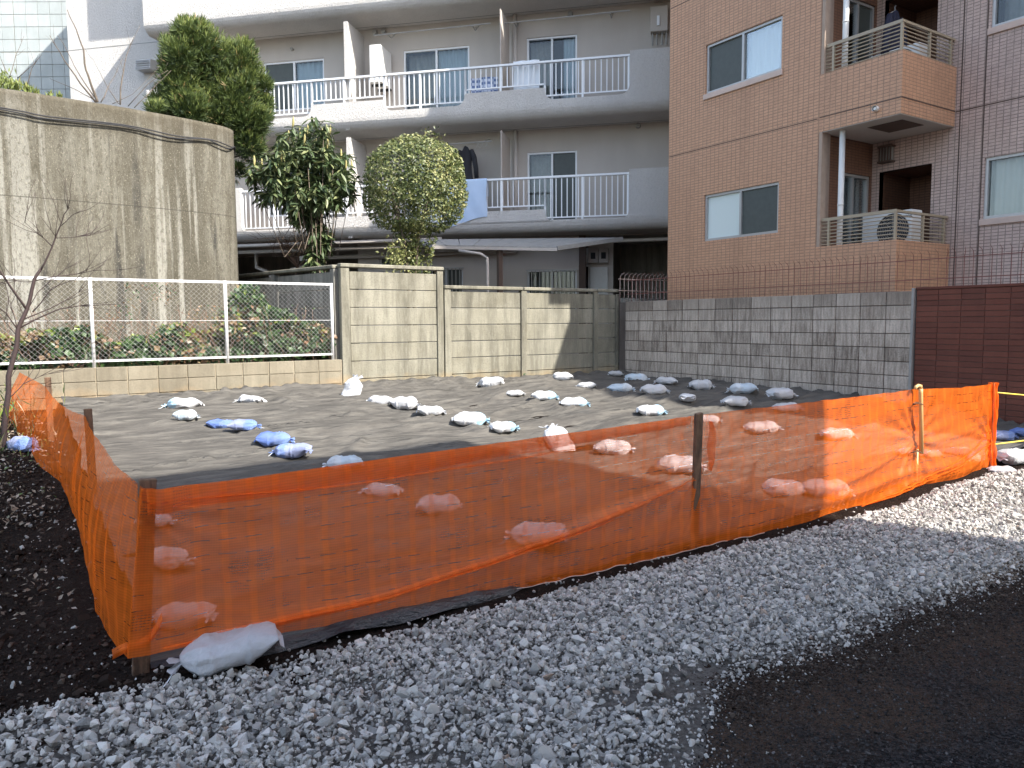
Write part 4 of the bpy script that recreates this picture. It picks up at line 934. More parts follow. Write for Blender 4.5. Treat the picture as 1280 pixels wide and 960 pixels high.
    for k in range(3):
        mb = MB(); c = BW(5.06+k*.11, 5.86, .62); mb.tube([c+Vector((0, 0, .12)), c+Vector((.02, 0, .15)), c+Vector((0, 0, .06)), c+WU*.09-Vector((0, 0, .05)), c-WU*.09-Vector((0, 0, .05)), c+Vector((0, 0, .06))], .005, 4)
        solo('clothes_hanger', mb, 'alu', ('empty clothes hanger nearest the black shirt', 'middle of the three empty clothes hangers', 'empty clothes hanger nearest the partition on the lower balcony')[k], 'hanger', c, 'empty hangers on the lower balcony')
    # pale blue sheet over the lower railing
    mb = MB(); mb.smooth = True; z_t = 3.75+1.285
    def sheet(u, v):
        s_ = 4.42+u*.98; L = (1.05+.10*math.sin(3.0*u))*v
        if v < .12: return FW(s_, z_t-.25*(.12-v)/.12*1.6, -.15+.0*v)
        L = (v-.12)/.88*(1.02+.12*math.cos(2.6*u+.5)); return FW(s_+.01*math.sin(9*v), z_t-L, .012+.018*math.sin(7*u+3*v)+.012*math.sin(16*u-7*v)*v)
    mb.grid(sheet, 30, 24); solo('bed_sheet', mb, 'towel_blue', 'pale blue sheet airing over the lower balcony railing beside the clipped tree', 'sheet', FW(4.9, 4.9, 0), 'laundry')
    mb = MB(); mb.smooth = True; mb.grid(lambda u, v: FW(6.02+.62*u, 7.72-.80*v, -.17-.02*math.sin(14*u+4*v)-.02*v), 22, 16); solo('white_cloth', mb, 'white_cloth', 'white cloth hung inside the upper railing, left of the right hand door', 'cloth', FW(6.3, 7.7, -.2), 'laundry')
    mb = MB(); mb.smooth = True; mb.grid(lambda u, v: FW(4.98+.66*u, 7.42-.36*v, -.2-.03*math.sin(8*u)), 14, 8)
    o = solo('folded_blanket', mb, 'check', 'blue and white checked blanket inside the upper railing, by the partition', 'blanket', FW(5.3, 7.3, -.2), 'laundry')
    ac_unit('narrow white air conditioner unit on the upper balcony, left of the middle door', Plane(BW(2.66, 0, .05), WN, -WU), 0, 7.50, 0, .72, .95, .30)
    gm = thing('gas_meter', 'pair of beige utility meter boxes beside the dark ground floor doorway', 'meter box', tuple(BW(7.8, 3.0, -.5)))
    for s_ in (7.64, 7.90): mb = MB(); BW.box(mb, s_, s_+.24, 3.10, 3.46, -.5, -.36); bx = part('meter_box', mb, 'beige_wall', gm, bevel=.008); mb = MB(); BW.box(mb, s_+.06, s_+.18, 3.2, 3.36, -.358, -.352); part('dial', mb, 'dark', bx)
    mb = MB(); BW.box(mb, 7.68, 8.12, 1.2, 3.0, -.498, -.44); solo('pale_panel', mb, 'pipe_white', 'pale grey panel below the utility meter boxes', 'panel', BW(7.9, 1.2, -.5), bevel=.006)
m, nt, o_ = mat('check'); n_ = N(nt); pw = wpos(n_); ck = n_('TexChecker', {'Scale': 16., 'Color1': (.55, .60, .72, 1), 'Color2': (.16, .22, .38, 1)}); nt.links.new(pw, ck.inputs[0]); n_.princ(o_, ck.outputs[0], .9); M['check'] = m
build_white()
def build_awning():
    t = thing('awning', 'low grey lean-to roof on a post in front of the ground floor windows', 'awning', tuple(FW(6, .5, .3)))
    bk = [FW(3.6, 3.62, .05), FW(8.6, 3.52, .05)]; fr = [FW(4.5, 3.34, 1.35), FW(7.3, 3.22, 1.35)]
    a, b, c, d = bk[0], bk[1], fr[1], fr[0]
    mb = MB(); n = 9
    # corrugated sheets with standing seams
    for k in range(n):
        p, q = a.lerp(b, k/n), a.lerp(b, (k+1)/n-.004); r, s_ = d.lerp(c, (k+1)/n-.004), d.lerp(c, k/n)
        i = len(mb.v); up = Vector((0, 0, .03)); mb.v += [tuple(x) for x in (p, q, r, s_, p+up, q+up, r+up, s_+up)]
        for f in ((0,3,2,1),(4,5,6,7),(0,1,5,4),(1,2,6,5),(2,3,7,6),(3,0,4,7)): mb.f.append(tuple(i+x for x in f)); mb.uv.append(None)
    part('roof_sheet', mb, 'grey_metal', t)
    mb = MB(); mb.bar(d+Vector((0, 0, -.03)), c+Vector((0, 0, -.03)), .06, .06); part('gutter', mb, 'beige_wall', t)
    mb = MB(); mb.bar(a, d, .05, .09); part('rafter', mb, 'grey_metal', t); mb = MB(); mb.bar(b, c, .05, .09); part('rafter', mb, 'grey_metal', t)
    P = FW(6.0, 0, 1.25); mb = MB(); mb.bar((P.x, P.y, .5), (P.x, P.y, 3.22), .10); part('post', mb, 'dark_brown', t)
    q = [FW(5.1, 3.22, 1.38), FW(5.6, 3.14, 1.38), FW(5.75, 3.05, 1.38), FW(5.75, .6, 1.38)]; mb = MB(); mb.tube(q, .035, 8); mb.smooth = True; part('downpipe', mb, 'beige_wall', t)
build_awning()
def build_stone_house():
    # pale stone clad building at the far left, nearly square to the viewer
    U = Vector((.838, -.545, 0)); Nn = Vector((-.545, -.838, 0)); depth = 26.
    ctr = Vector((.545, .838, 0))*depth; P = Plane(ctr, U, Nn)
    u0, u1 = -17.35, -14.0; t = thing('apartment_building', 'pale green grey stone clad building at the far left, behind the curved wall', 'building', tuple(P(-15.7, .5, -2)))
    mb = MB(); P.box(mb, u0, u1, .3, 16, -6, -.03); part('wall', mb, 'mortar', t)
    m_ = MB(); m_.box((-.193, -.015, -.193), (.193, .015, .193)); me = m_.mesh('panel', 'stone_panel', bevel=.004); inv = WM[t.name].inverted(); yaw = math.atan2(U.y, U.x)
    for c in range(8):
        for r in range(14): sub('panel', me, t, inv @ Matrix.Translation(P(u1-.21-c*.398-(.012 if c > 5 else 0), 8.45+r*.398+(.014 if r > 5 else 0), -.018)) @ Matrix.Rotation(yaw, 4, 'Z'))
    t2 = thing('apartment_building', 'dark building at the extreme left edge beyond the stone cladding', 'building', tuple(P(-18.5, .5, -2)))
    mb = MB(); P.box(mb, -24, u0-.02, .3, 16, -6, -.4); part('wall', mb, 'slate', t2)
    for k in range(3): mb = MB(); P.box(mb, -24, u0-.03, 9+k*2.6, 9.12+k*2.6, -.4, -.34); part('ledge', mb, 'grey_metal', t2)
M['slate'] = m_plain('slate', (.05, .07, .08), .6)
build_stone_house()
def build_behind():
    # the houses across the road behind the viewpoint: they shade the foreground
    def house(label, a0, a1, b0, b1, h):
        t = thing('apartment_building', label, 'building', ((a0+a1)/2, (b0+b1)/2, 0))
        P = Plane((0, b1, 0), (1, 0, 0), (0, 1, 0)); n = int((a1-a0)/3.2); holes = []
        for f in range(int(h/2.9)):
            for k in range(n): u = a0+1.0+k*(a1-a0-1)/n; holes.append((u, u+1.6, .9+f*2.9, 2.1+f*2.9))
        wall('wall', t, P, a0, a1, -.05, h, holes, 'white_render')
        for w_ in holes: window(t, P, *w_, 'alu', ('dim', 'screen'), None)
        mb = MB(); mb.quad((a1, b0, -.05), (a1, b1, -.05), (a1, b1, h), (a1, b0, h)); mb.quad((a0, b0, -.05), (a0, b1, -.05), (a0, b1, h), (a0, b0, h)); mb.quad((a0, b0, -.05), (a1, b0, -.05), (a1, b0, h), (a0, b0, h)); mb.quad((a0, b0, h), (a1, b0, h), (a1, b1, h), (a0, b1, h)); part('rear_walls', mb, 'beige_wall', t, fixn=False)
    house('beige house across the road behind the viewpoint, three storeys', 5.15, 8.62, -11, -4, 11.4)
    house('taller beige house across the road behind the viewpoint', -3, 5.10, -12, -4.02, 14.4)
build_behind()

# ------------------------------------------------------------------ black sheet over the lot
def sheet_z(a, b):
    z = ground_z(a, b)+.035
    e = clamp((b-3.9)/.5)
    w = nz(a*.55+.12*b, b*2.3, 0, 1.)*.030 + nz(a*1.1+3, b*5.5, 2, 1.)*.020 + .040*(.5-abs(nz(a*.42-.1*b, b*1.7, 6, 1.))*2) + .028*(.5-abs(nz(a*.7+.3*b, b*4.1, 9, 1.))*2)**1 + .014*(.5-abs(nz(a*1.3-.4*b, b*7.5, 12, 1.))*2) + nz(a*2.6, b*9-a*1.5, 5, 1.)*.003
    # sharp long creases
    r = abs(nz(a*.32+9, b*1.5-.25*a, 4, 1.)); w += .045*math.exp(-(r/.035)**2)
    r2 = abs(nz(a*.5+2, b*2.6+.3*a, 8, 1.)); w += .020*math.exp(-(r2/.05)**2)
    z += w*(.35+.65*e)
    bk = clamp((b-11.15)/.55); z += bk*(.07+.06*nz(a, b, 0, 4)+.03*abs(nz(a*3+b*5, b*2, 0, 2.2)))
    return z
def build_sheet():
    mb = MB(); mb.smooth = True; nx, ny = 400, 260
    for j in range(ny+1):
        for i in range(nx+1):
            a0 = .46+.05*nz(0, j*.05); a = a0+(10.44-a0)*i/nx; f0 = 3.93+.03*nz(i*.05, 3); b = f0+(12.02-f0)*j/ny
            mb.v.append((a, b, sheet_z(a, b)))
    for j in range(ny):
        for i in range(nx): k = j*(nx+1)+i; mb.f.append((k, k+1, k+nx+2, k+nx+1)); mb.uv.append(None)
    # apron hanging over the front edge, wide in places
    base = len(mb.v)
    for i in range(nx+1):
        a, b, z = mb.v[i]; L = .07 if a > 2.6 else .17
        L *= clamp((a-.5)/.25)*clamp((3.4-a)/1.2, .12, 1)
        for k in range(1, 7):
            t = k/6; mb.v.append((a, b-(.03+L)*math.sin(t*1.5)*(1+.15*nz(a, k, 0, 3)), z-.028*t*t+.030*nz(a*2.2, k*.8, 0, 1.5)*(1 if k > 1 else .3)+.035*math.sin(t*3.1)*(L/.2)))
    for i in range(nx):
        for k in range(6):
            p = (i if k == 0 else base+i*6+k-1); q = (i+1 if k == 0 else base+(i+1)*6+k-1)
            mb.f.append((p, base+i*6+k, base+(i+1)*6+k, q)); mb.uv.append(None)
    nf = len(mb.f); me = mb.mesh('black_sheet', 'sheet', Matrix.Translation((5, 8, .3)).inverted(), fixn=False); me.materials.append(M['clean_sheet'])
    me.polygons.foreach_set('material_index', [0]*(nf-nx*6)+[1]*(nx*6))
    o = bpy.data.objects.new('black_sheet', me); COL.objects.link(o); o.location = (5, 8, .3); o['label'] = 'wrinkled black plastic sheet spread over the whole empty lot'; o['category'] = 'plastic sheet'
build_sheet()

# ------------------------------------------------------------------ orange net and its stakes
def lerp_tab(tab, x):
    if x <= tab[0][0]: return tab[0][1:]
    for p, q in zip(tab, tab[1:]):
        if x <= q[0]:
            t = (x-p[0])/(q[0]-p[0]); return tuple(u+(v-u)*t for u, v in zip(p[1:], q[1:]))
    return tab[-1][1:]
TOP = [(.44, .90), (.52, .885), (.88, .89), (1.28, .905), (1.73, .92), (2.24, .93), (2.82, .945), (3.5, .96), (4.01, .975), (4.32, .98), (5.2, .99), (6.31, 1.0), (6.82, 1.01), (7.66, .985), (8.33, .985)]
BOT = [(.36, .12), (.49, .11), (.7, .12), (.97, .08), (1.34, .055), (1.81, .03), (2.46, .015), (3.5, .0), (4.1, .0), (4.75, .0), (5.95, .01), (6.75, .055), (7.73, .09), (8.29, .085)]
CREASE = [(.49, .13), (.85, .155), (1.62, .17), (2.23, .24), (2.82, .32), (3.5, .43), (4.02, .52)]
POSTS = [.44, 4.08, 6.88, 8.33]
def net_y(a, z):
    d = min(abs(a-p) for p in POSTS); env = clamp(d/.9)
    y = 3.80 - .035*env*math.sin(math.pi*clamp(z/1.0))
    y += .030*env*nz(a*.9, z*2.5, 1) + .010*nz(a*3-z*4, z*6, 3)
    # gathers fanning out from the stakes
    for p, zt in ((.44, .82), (4.08, .62), (6.88, .55), (8.33, .4)):
        dx, dz_ = a-p, z-zt; r = math.hypot(dx, dz_)
        if r < 1.6: th = math.atan2(dz_, abs(dx)+.02); y += .016*math.sin(th*17+p*3)*math.exp(-r/.55)*clamp(r/.08)
    if a < 4.02: zc = lerp_tab(CREASE, a)[0]; y -= .028*math.exp(-((z-zc)/.035)**2)*clamp((a-.5)/.4)*clamp((4.05-a)/.5)
    if a > 5.2:
        for z0, k in ((.46, .16), (.22, .05), (.10, .13)):
            zc = z0+k*(a-6.9)*.8+.03*math.sin(a*3); y -= .022*math.exp(-((z-zc)/.04)**2)*clamp((a-5.2)/.3)*clamp((8.3-a)/.3)
    return y
def build_net():
    t = thing('safety_net', 'orange plastic mesh safety net strung round the near side of the lot', 'net', (4, 3.8, 0))
    mb = MB(); mb.smooth = True
    def f(u, v):
        a = .44+(8.36-.44)*u; zt = lerp_tab(TOP, a)[0]; zb = lerp_tab(BOT, a)[0]+.012*nz(a, 0, 0, 5); z = zb+(zt-zb)*v+(.006*nz(a, 7, 0, 7) if v == 1 else 0)
        if a < .6: a = a-(.6-a)*.55*(1-v)
        return Vector((a, net_y(a, z), z))
    mb.grid(f, 420, 54, lambda u, v: (.44+7.92*u, v*.97)); part('front_net', mb, 'net', t, fixn=False)
    mb = MB(); mb.smooth = True; mb.tube([(lambda a: Vector((a, net_y(a, .03)-.006, lerp_tab(BOT, a)[0]+.012*nz(a, 0, 0, 5)+.004+.004*math.sin(a*31))))(1.5+3.3*k/120) for k in range(121)], .0028, 4); part('edge_cord', mb, 'pink_sill', t, fixn=False)
    # turned over hem along the top
    mb = MB(); mb.smooth = True
    mb.grid(lambda u, v: (lambda a: Vector((a, net_y(a, lerp_tab(TOP, a)[0]-.05)-.012-.01*math.sin(v*3.14), lerp_tab(TOP, a)[0]+.004-v*(.13-.018*a+.015*nz(a, 0, 0, 2)))))(.46+3.5*u), 160, 6, lambda u, v: (.46+3.5*u, 2+v*.12)); part('top_hem', mb, 'net', t, fixn=False)
    # rolled folds where the net doubles over itself
    def roll(tab, a0, a1, w, off, ph):
        mb = MB(); mb.smooth = True
        def g(u, v):
            a = a0+(a1-a0)*u; zc = lerp_tab(tab, a)[0]+.006*nz(a*3, ph, 0, 1.5); ww = w*(1-.5*u)*clamp(u*8, .3)*clamp((1-u)*6, .2)
            return Vector((a, net_y(a, zc)-off-.014*math.sin(v*3.14), zc+(v-.5)*ww))
        mb.grid(g, 160, 6, lambda u, v: (a0+(a1-a0)*u, 3+ph+v*w*1.6)); part('rolled_fold', mb, 'net', t, fixn=False)
    roll(CREASE, .50, 4.0, .052, .012, .1)
    roll([(a, z+.008-.012*(a-.49)) for a, z in CREASE], .55, 3.2, .018, .024, .5)
    roll([(.47, .83), (1.4, .80), (2.5, .83), (3.2, .86)], .47, 3.0, .014, .012, .9)
    roll([(5.95, .02), (6.9, .14), (7.7, .30), (8.3, .50)], 5.95, 8.25, .016, .012, 1.3)
    roll([(5.95, .03), (6.8, .10), (7.6, .22), (8.3, .40)], 6.1, 8.3, .012, .016, 1.7)
    # left run
    PT = [(3.80, .45, .90), (4.0, .435, .90), (4.6, .425, .875), (5.1, .43, .875), (6.0, .415, .885), (6.9, .42, .925), (7.5, .37, .90), (8.2, .30, .91), (8.8, .26, .945), (9.4, .22, 1.0), (10.3, .10, 1.04), (11.0, .0, 1.075)]
    PB = [(3.84, .36, .10), (4.24, .345, .03), (4.7, .28, .05), (5.14, .28, .08), (5.98, .29, .16), (7.1, .28, .24), (7.55, .26, .29), (8.2, .12, .34), (9.1, .06, .42), (10.0, -.06, .47), (10.9, -.13, .52)]
    mb = MB(); mb.smooth = True
    def gl(u, v):
        bt = 3.80+7.2*u; bb = 3.84+7.06*u; at_, zt = lerp_tab(PT, bt); ab, zb = lerp_tab(PB, bb)
        b = bb+(bt-bb)*v; a = ab+(at_-ab)*v; z = zb+(zt-zb)*v
        dpost = min(abs(b-3.8), abs(b-6.9), abs(b-9.4)); env = clamp(dpost/.5)
        a += -.05*math.sin(math.pi*v)*env + .014*math.sin(b*19+2.5*math.sin(b*1.7)+2*math.sin(v*3))*(.25+.75*env)*(.15+.85*math.sin(math.pi*v)) + .035*nz(b*1.1, z*2)*env*(1-.6*v)
        return Vector((a, b, z))
    mb.grid(gl, 400, 36, lambda u, v: (20+7.2*u, v*.9)); part('side_net', mb, 'net', t, fixn=False)
    # slack corner bunch
    mb = MB(); mb.smooth = True
    mb.grid(lambda u, v: Vector((.30+.20*u, 3.93-.15*u-.02*math.sin(v*3.1), .10+.19*u*u+(v-.5)*.05+.02*math.sin(6*u))), 24, 6, lambda u, v: (30+.3*u, v*.1)); part('rolled_fold', mb, 'net', t, fixn=False)
    mb = MB(); mb.smooth = True       # gathered end, wrapped round the last stake
    def ge(u, v):
        th = u*2*math.pi; z = .07+.93*v; r = .032+.016*math.sin(5*th+9*v)+.018*nz(math.cos(th), math.sin(th), z*6, 1.6)
        return Vector((8.33+r*math.cos(th)*1.1+.02*nz(z*5, 0), 3.80+r*math.sin(th), z))
    mb.grid(ge, 30, 60, lambda u, v: (40+u*.25, v)); part('gathered_end', mb, 'net', t, fixn=False)
    mb = MB(); mb.smooth = True
    mb.grid(lambda u, v: Vector((4.13+.075*u*math.sin(3.1*min(1, v*1.05))+.01*math.sin(9*v), 3.775-.03*math.sin(u*3)-.01*u, .93-.36*v)), 8, 26, lambda u, v: (50+u*.1, v*.4)); part('loose_flap', mb, 'net', t, fixn=False)
build_net()
def stake(x, y, z0, z1, w, label, lean=(0, 0)):
    mb = MB(); P = Vector((x, y, z0)); Q = Vector((x+lean[0], y+lean[1], z1)); mb.bar(P, Q, w*.5, w)
    return solo('wooden_stake', mb, 'wood', label, 'stake', P, 'wooden stakes holding the net', bevel=.004)
stake(.405, 3.895, -.12, .925, .075, 'near corner wooden stake with the net wrapped round it, bottom bare', (.075, -.01))
stake(.455, 6.92, .1, .975, .06, 'wooden stake in the middle of the left side of the net', (-.01, 0))
stake(.25, 9.42, .3, 1.09, .06, 'farthest wooden stake on the left side of the net')
stake(4.10, 3.87, -.1, 1.0, .065, 'dark wooden stake in the middle of the long front net', (-.105, -.13))
stake(8.33, 3.80, -.05, .99, .035, 'thin stake inside the gathered right hand end of the net')
def build_hook_stake():
    t = thing('rope_stake', 'pale yellow hooked stake in the sunlit part of the net', 'stake', (6.84, 3.77, .05))
    mb = MB(); mb.smooth = True; mb.tube([(6.98, 3.82, -.02), (6.93, 3.80, .45)], .017, 8); mb.tube([(6.91, 3.742, .42), (6.85, 3.738, .98), (6.85, 3.738, 1.02)], .019, 8); part('shaft', mb, 'cane', t)
    mb = MB(); mb.smooth = True; mb.tube([(6.85, 3.738, 1.02), (6.845, 3.738, 1.045), (6.81, 3.74, 1.052), (6.77, 3.742, 1.04), (6.765, 3.742, 1.02)], .015, 8); part('hook', mb, 'cane', t)
    for z in (.44, .88): mb = MB(); mb.tube([(6.85+.05*math.cos(q), 3.76+.04*math.sin(q), z+.01*math.sin(2*q)) for q in np.linspace(0, 6.28, 12)], .005, 5); part('tie', mb, 'wood', t)
build_hook_stake()
for z, e, l in ((.90, .78, 'upper yellow rope running right from the end of the net'), (.36, .40, 'lower yellow rope running right from the end of the net')):
    mb = MB(); mb.smooth = True; mb.tube([(8.34+(5.2)*t_, 3.80-.5*t_, z+(e-z)*t_*.4-.16*math.sin(math.pi*t_)*(1 if z > .5 else .1)) for t_ in np.linspace(0, 1, 20)], .008, 6)
    solo('rope', mb, 'yellow_rope', l, 'rope', (8.34, 3.8, z), 'yellow ropes')

# ------------------------------------------------------------------ sandbags
def bag_profile(L, W, H, seed, slump):
    rr = random.Random(seed); ph = [rr.uniform(0, 6.3) for _ in range(6)]
    def f(u, v):
        t = u; th = v*2*math.pi
        if t < .35: wp = .80+.20*math.sin(t/.35*math.pi/2); hp = .16+.84*math.sin(t/.35*math.pi/2)
        elif t < .72: wp = 1.; hp = 1-.1*math.sin((t-.35)/.37*math.pi)
        else: k = (t-.72)/.28; wp = .12+.88*math.cos(k*math.pi/2)**.8; hp = .22+.78*math.cos(k*math.pi/2)**.8
        c, s_ = math.cos(th), math.sin(th)
        y = W/2*wp*(abs(c)**.75)*(1 if c >= 0 else -1); z = H/2*hp*(abs(s_)**.9)*(1 if s_ >= 0 else -1)
        x = (t-.5)*L
        fold = clamp((t-.45)/.4)*.09*math.sin(9*th+ph[0]+5*t)+clamp((.30-t)/.3)*.07*math.sin(6*th+ph[1])
        n1 = nz(x*6+ph[2], y*7, z*8+ph[3])*.17+nz(x*15, y*18+ph[4], z*18)*.06+.03*nz(x*38+ph[5], y*38, z*30)
        ridge = abs(nz(x*5+ph[1], y*9, ph[4])); n1 += .10*math.exp(-(ridge/.05)**2)-.05*math.exp(-((ridge-.16)/.07)**2)
        k = 1+fold+n1; y *= k*.5+.5; z *= k
        if t < .35 and slump: z += (.35-t)/.35*.02*slump
        y += .05*L*math.sin(t*3+ph[5])*.5
        if t < .001: y *= .3; z *= .1
        z += H*.46; z = max(z, .0+.12*z)
        return Vector((x, y, z))
    return f
BAGM = {}
def bag_meshes(kind, var):
    key = (kind, var)
    if key not in BAGM:
        L, W, H = .44, (.28, .26, .30, .27)[var % 4], (.175, .195, .165, .185)[var % 4]
        mb = MB(); mb.smooth = True; mb.grid(bag_profile(L, W, H, 31+var*7, var % 3), 46, 38); body = mb.mesh('bag_body', kind)
        mb = MB(); mb.smooth = True; rr = random.Random(var)
        x0 = L/2-.012; zc = H*.40
        def tie(u, v):
            th = v*2*math.pi; r = .018+.055*u**1.2*(1+.45*math.sin(7*th+var)); return Vector((x0+.050*u+.02*math.sin(5*th)*u, r*math.cos(th), max(.003, zc-.3*u*zc+r*.45*math.sin(th))))
        mb.grid(tie, 8, 28); end = mb.mesh('bag_end', kind)
        mb = MB(); P = [(x0-.004, .022*math.cos(q), zc+.02*math.sin(q)) for q in np.linspace(0, 6.28, 10)]; P += [(x0+.03, .05, zc*.8), (x0+.07, .10, .012), (x0+.09, .11+.04*math.sin(var), .008)]
        mb.tube(P, .0028, 4); st = mb.mesh('bag_string', 'white_cloth')
        # sewn hem at the other end
        mb = MB(); mb.smooth = True; f = bag_profile(L, W, H, 31+var*7, var % 3)
        mb.grid(lambda u, v: Vector((-L/2-.02*(1-u)+.003, (v-.5)*W*.80*(1+.06*u), H*.46+.012*math.sin(11*v+var)-.02*(1-u)*(1+math.sin(7*v+var))*.8)), 3, 18); hem = mb.mesh('bag_hem', kind)
        BAGM[key] = (body, end, st, hem)
    return BAGM[key]
bagn = [0]
def sandbag(px, py, wpx, yawdeg, kind, label, pitch=0, roll=0, sz=1., on_sheet=True, lift=0, pos=None):
    p = at_ground(px, py) if pos is None else Vector(pos)
    z = sheet_z(p.x, p.y) if on_sheet else ground_z(p.x, p.y)
    cf = CM.to_3x3() @ Vector((0, 0, -1)); depth = (p-C0).dot(cf)
    if wpx: L = wpx/F_PX*depth; sc = clamp(L/.47, .45, 1.15)*sz
    else: sc = sz
    var = bagn[0] % 8; bagn[0] += 1; ms = bag_meshes(kind, var)
    cz = R(yawdeg)+R(YAW)
    t = thing('sandbag', label, 'sandbag', (p.x, p.y, z-.008+lift), 0, 'sandbags weighing down the black sheet')
    t.rotation_euler = (R(roll), R(pitch), cz); t.scale = (sc, sc, sc*random.uniform(.9, 1.1))
    for nm, me in zip(('body', 'tied_end', 'string', 'hem'), ms):
        o = bpy.data.objects.new(nm, me); COL.objects.link(o); o.parent = t
    return t
BAGS = [
 (231, 514, 42, -170, 'bag_mixed', 'large white sandbag with a pale blue corner against the low block wall', 0, 12, 1.05),
 (232, 530, 30, 10, 'bag_pale', 'small pale blue sandbag just in front of the big white one by the low wall'),
 (277, 539, 35, -5, 'bag_blue', 'deep blue sandbag, farthest of the four blue ones in a line'),
 (304, 547, 38, 5, 'bag_lav', 'dusty grey blue sandbag, second of the four blue ones counting from the wall'),
 (342, 561, 44, 12, 'bag_blue', 'bright blue sandbag, third of the four blue ones counting from the wall'),
 (366, 577, 48, 170, 'bag_lav', 'lavender blue sandbag, nearest of the four blue ones in a line'),
 (314, 508, 36, 160, 'bag_white', 'white sandbag lying alone against the low block wall, right of the pair', 0, 15),
 (443, 498, 26, 60, 'bag_white', 'white sandbag standing on end at the foot of the tall panel wall', -62, 0, 1.7),
 (476, 512, 34, 175, 'bag_white', 'white sandbag, left one of the touching pair near the tall panel wall'),
 (506, 515, 36, -10, 'bag_white', 'white sandbag, right one of the touching pair near the tall panel wall'),
 (538, 524, 35, 8, 'bag_white', 'white sandbag lying just right of the touching pair'),
 (587, 534, 44, 5, 'bag_mixed', 'long white sandbag with pale blue end in the middle of the sheet'),
 (629, 544, 36, 20, 'bag_mixed', 'folded white sandbag with blue flap, just above the net edge in the middle'),
 (614, 487, 32, 170, 'bag_white', 'white sandbag at the foot of the panel wall, left of the small round one'),
 (643, 498, 24, 15, 'bag_white', 'small round white sandbag below the panel wall'),
 (680, 502, 33, -8, 'bag_mixed', 'white sandbag with blue end, first in sunlight left of the big shadow'),
 (717, 512, 36, -4, 'bag_mixed', 'white sandbag with pale blue end, in sunlight below the wall shadow'),
 (813, 524, 36, 3, 'bag_mixed', 'ragged white and blue sandbag in sunlight, above the middle stake'),
 (770, 475, 19, 30, 'bag_white', 'small blue looking sandbag deep in the shaded far corner'),
 (703, 479, 27, 170, 'bag_white', 'bluish sandbag where the shadow edge meets the panel wall'),
 (733, 488, 25, -172, 'bag_white', 'shaded white sandbag lying on the shadow edge'),
 (796, 480, 30, 12, 'bag_pale', 'shaded sandbag in the far corner, right of the smallest blue one'),
 (775, 493, 32, -5, 'bag_pale', 'shaded flat sandbag with blue end, left in the middle row of the shadow'),
 (817, 500, 34, -3, 'bag_white', 'shaded greyish white sandbag with loose tie near the shadow edge'),
 (833, 486, 27, 170, 'bag_white', 'shaded sandbag close to the grey block wall, left of the long one'),
 (876, 490, 30, 5, 'bag_white', 'long shaded sandbag close to the grey block wall'),
 (860, 506, 28, 75, 'bag_white', 'plump shaded sandbag seen end on, in the middle of the shadow', 10, 0, 1.1),
 (919, 513, 32, 0, 'bag_white', 'shaded white sandbag near the net edge, behind the middle of the net', 0, 0, 1.05),
 (929, 497, 35, 160, 'bag_pale', 'shaded sandbag with crumpled top near the grey block wall'),
 (976, 504, 34, 20, 'bag_white', 'rightmost uncovered shaded sandbag beside the grey block wall', 0, 0, 1.1),
 (983, 518, 34, 0, 'bag_white', 'sandbag peeping over the net just below the rightmost shaded one'),
 (431, 594, 46, -170, 'bag_pale', 'bluish sandbag half above the top edge of the net on the left'),
 (478, 620, 50, 170, 'bag_white', 'white sandbag behind the net, second along the diagonal row from the top edge'),
 (549, 648, 56, 5, 'bag_white', 'square looking white sandbag behind the net, third along the diagonal row'),
 (697, 558, 40, 110, 'bag_white', 'upright white sandbag whose tip shows above the net', -38, 0, 1.25),
 (766, 573, 48, -8, 'bag_white', 'cream white sandbag behind the net, left of the middle stake'),
 (850, 598, 56, -12, 'bag_white', 'white sandbag behind the net, touching the middle stake'),
 (885, 533, 30, -10, 'bag_white', 'white sandbag right behind the top of the middle stake'),
 (952, 542, 44, 0, 'bag_white', 'flat white sandbag behind the net, right of the middle stake'),
 (1046, 556, 42, -6, 'bag_white', 'white sandbag seen through the first sunlit part of the net'),
 (979, 622, 56, 170, 'bag_white', 'white sandbag low behind the net, left of the touching low pair', 0, 0, 1.),
 (1032, 626, 58, -14, 'bag_white', 'white sandbag low behind the net, right of the touching low pair'),
 (673, 692, 72, 170, 'bag_white', 'white sandbag under the diagonal fold of the net'),
 (209, 718, 62, -10, 'bag_white', 'white sandbag behind the net beside the corner stake, upper of two large ones'),
 (194, 666, 44, 0, 'bag_white', 'small pinkish sandbag directly behind the corner stake'),
 (231, 789, 76, 175, 'bag_white', 'white sandbag behind the net beside the corner stake, lower of two large ones'),
 (1132, 572, 26, 40, 'bag_white', 'small sandbag behind the sunlit net, left of the pale hooked stake'),
 (1163, 577, 28, 0, 'bag_white', 'small sandbag behind the sunlit net, right of the pale hooked stake'),
 (1200, 574, 30, -20, 'bag_white', 'sandbag behind the sunlit net, second from its right end'),
 (1217, 581, 26, 60, 'bag_white', 'sandbag against the gathered right end of the net'),
]
for b_ in BAGS:
    px, py, w_, yw, kd, lb = b_[:6]; sandbag(px, py, w_, yw, kd, lb, *(b_[6:]))
sandbag(0, 0, 0, -158, 'bag_dirty', 'big dirty white sandbag lying outside the net at the near corner', 4, 4, 1.02, pos=(.79, 3.70, 0), on_sheet=False, lift=.03)
sandbag(1251, 553, 34, 0, 'bag_lav', 'blue grey sandbag just right of the net end, in the shade')
sandbag(1279, 549, 30, 0, 'bag_blue', 'dark blue sandbag at the right edge of the photograph')
sandbag(1268, 580, 46, 14, 'bag_white', 'bright white sandbag with pointed corner on the gravel right of the net', sz=1., on_sheet=False)
sandbag(1252, 588, 40, -20, 'bag_white', 'flattened empty looking white sandbag at the foot of the net end', sz=.8, on_sheet=False, lift=-.03)
